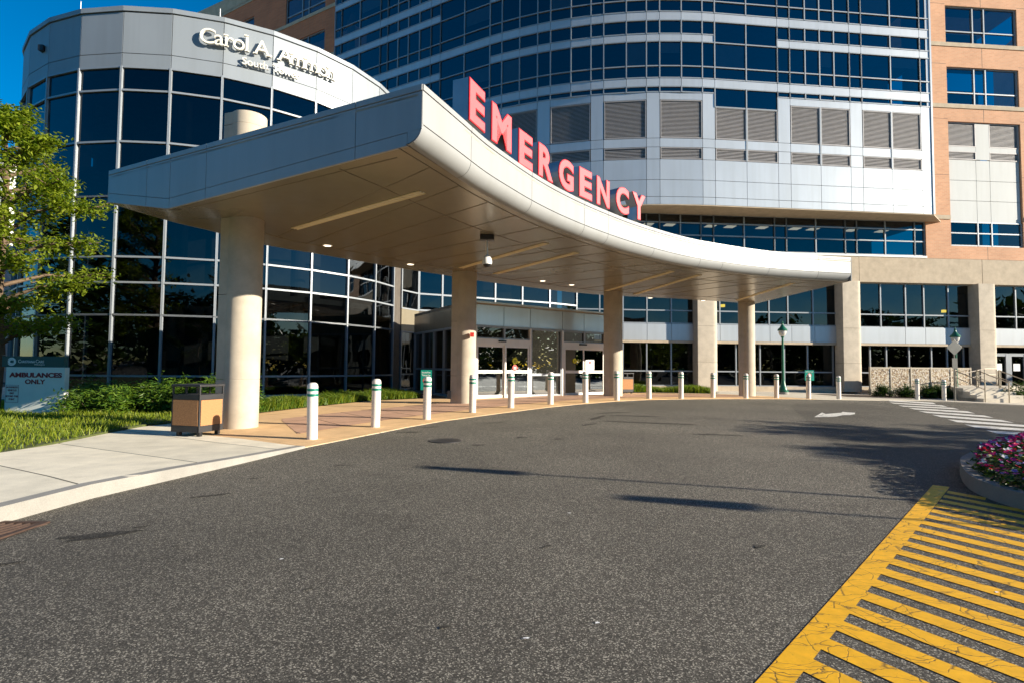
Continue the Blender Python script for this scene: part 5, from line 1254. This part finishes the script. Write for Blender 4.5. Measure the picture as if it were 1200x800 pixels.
for x, y in cand:
    near = 1 if x < 9 else .4
    for _ in range(int(3*near)+1):
        zz = g(x, y)+.12+mound(x, y)*random.uniform(.25, 1.05); leaf(vs, fs, (x+random.gauss(0, .03), y+random.gauss(0, .03), zz), random.uniform(.05, .1))
m = MB(); m.add(vs, fs); o = m.build('flower_foliage', M['boxwood'], recalc=False); tag(o, 'dark green bedding foliage under the flowers of the island', 'bedding plants', kind='stuff')
fl = {'petal_magenta': MB(), 'petal_red': MB(), 'petal_white': MB(), 'petal_violet': MB()}
for x, y in cand[:4300]:
    if x > 10.5: continue
    v_ = math.sin(x*2.3+1)*math.cos(y*2.7)+random.gauss(0, .6)
    nm = 'petal_white' if v_ > .85 else 'petal_violet' if (v_ < -.75) else 'petal_red' if (x < 6.6 and random.random() < .6) else 'petal_magenta'
    if random.random() < .3: nm = random.choice(['petal_white', 'petal_magenta', 'petal_magenta'])
    c = Vector((x, y, g(x, y)+.13+mound(x, y)*random.uniform(.92, 1.12)+.02)); r = random.uniform(.022, .038); n = Vector((random.gauss(-.2, .35), random.gauss(-.3, .35), 1)).normalized(); a = n.orthogonal().normalized(); b = n.cross(a)
    q = [c]+[c+a*(r*(1.0 if i % 2 else .72)*math.cos(i*math.pi/5))+b*(r*(1.0 if i % 2 else .72)*math.sin(i*math.pi/5))+n*.006 for i in range(10)]
    fl[nm].add(q, [(0, i+1, (i+1) % 10+1) for i in range(10)])
for nm, txt in (('petal_magenta', 'magenta'), ('petal_red', 'red'), ('petal_white', 'white'), ('petal_violet', 'pale violet')):
    o = fl[nm].build('flowers', M[nm], recalc=False); tag(o, txt+' blossoms scattered over the kerbed flower island', 'flowers', kind='stuff')

# ================================================================== SURROUNDINGS (left background, and what the glass reflects)
FB = empty('white_building', (-44, 42, 0), 'white low building behind the tree at the far left', 'building')
m = MB(); m.box(-62, -36, 38, 52, 0, 15.2); m.build('wall', M['signwhite'], FB)
m = MB()
for i in range(6):
    for j in range(3): m.box(-60+i*4, -57.6+i*4, 37.9, 38.02, 2+j*4.4, 4.2+j*4.4)
m.build('window', M['glass_dark'], FB); m = MB(); m.box(-62.3, -35.8, 37.7, 52.2, 15.2, 15.6); m.build('parapet', M['frame_white'], FB)
GB = empty('brick_building', (-10, -75, 0), 'brown brick block across the car park behind the camera', 'building')
m = MB(); m.box(-40, 22, -90, -70, 0, 11.5); m.build('wall', M['brick'], GB)
for j in range(3):
    m = MB()
    for i in range(15): m.box(-38+i*4, -36+i*4, -70, -69.9, 1.6+j*3.6, 3.4+j*3.6)
    m.build('window_row', M['dark'], GB)
for i in range(26):
    a = -175+i*6.9 + random.uniform(-2, 2)
    if -28 < a < -6: continue
    d = random.uniform(42, 62); x, y = d*math.cos(R(a)), d*math.sin(R(a)); h = random.uniform(6, 10.5)
    tree('background_tree', 'tree in the belt across the car park behind the camera', 'tree', x, y, h, h*.36, .22, 14, 1500, .55, M['farleaf'], 'trees behind the camera', seed=100+i)

vs = []; fs = []
for k in range(42000):
    a = R(random.uniform(-186, 26)); d = random.uniform(70, 82); hh = (9.0 if a > R(-84) else 17)+2.2*math.sin(a*23)+1.5*math.sin(a*51+1); leaf(vs, fs, (d*math.cos(a), d*math.sin(a), hh*random.random()**.8), 1.5*random.uniform(.6, 1.3))
m = MB(); m.add(vs, fs); o = m.build('woodland', M['farleaf'], recalc=False); tag(o, 'dark belt of woodland beyond the car park behind the camera', 'woodland', kind='stuff')
# ================================================================== LIGHT, SKY, CAMERA
w_ = bpy.data.worlds.new('World'); SC.world = w_; w_.use_nodes = True; nt = w_.node_tree; bg = nt.nodes['Background']
sky = nt.nodes.new('ShaderNodeTexSky'); sky.sky_type = 'NISHITA'; sky.sun_disc = False; sky.sun_elevation = R(EL_); az = math.atan2(sunD.x, sunD.y); sky.sun_rotation = az
sky.altitude = 100; sky.air_density = 1.0; sky.dust_density = .1; sky.ozone_density = 3.5
hs_ = nt.nodes.new('ShaderNodeHueSaturation'); hs_.inputs['Saturation'].default_value = 1.65; nt.links.new(sky.outputs[0], hs_.inputs['Color']); nt.links.new(hs_.outputs[0], bg.inputs[0]); bg.inputs[1].default_value = .07
sl = bpy.data.lights.new('sun', 'SUN'); sl.energy = 5.0; sl.angle = R(.4); sl.color = (1, .90, .74); so_ = bpy.data.objects.new('sun', sl); COL.objects.link(so_)
dvec = Vector((sunD.x*math.cos(R(EL_)), sunD.y*math.cos(R(EL_)), math.sin(R(EL_)))); so_.rotation_euler = dvec.to_track_quat('Z', 'Y').to_euler(); so_.location = dvec*60
cam = bpy.data.cameras.new('camera'); co = bpy.data.objects.new('camera', cam); COL.objects.link(co); SC.camera = co
cam.sensor_width = 36; cam.lens = F/1200*36; cam.clip_end = 3000; cam.clip_start = .05
c, s = math.cos(RO), math.sin(RO); fwd = Vector((0, math.cos(TH), math.sin(TH))); up0 = Vector((0, -math.sin(TH), math.cos(TH))); rt0 = Vector((1, 0, 0))
# image (u,v) -> (u c - v s, u s + v c)
rt = rt0*c+up0*s; up = -rt0*s+up0*c
co.matrix_world = Matrix(((rt.x, up.x, -fwd.x, 0), (rt.y, up.y, -fwd.y, 0), (rt.z, up.z, -fwd.z, EYE), (0, 0, 0, 1)))
SC.view_settings.view_transform = 'Standard'; SC.view_settings.look = 'None'; SC.view_settings.exposure = 1.12; SC.view_settings.gamma = 1
SC.cycles.max_bounces = 10; SC.cycles.transparent_max_bounces = 12; SC.cycles.caustics_reflective = False; SC.cycles.caustics_refractive = False
SC.cycles.sample_clamp_indirect = 6
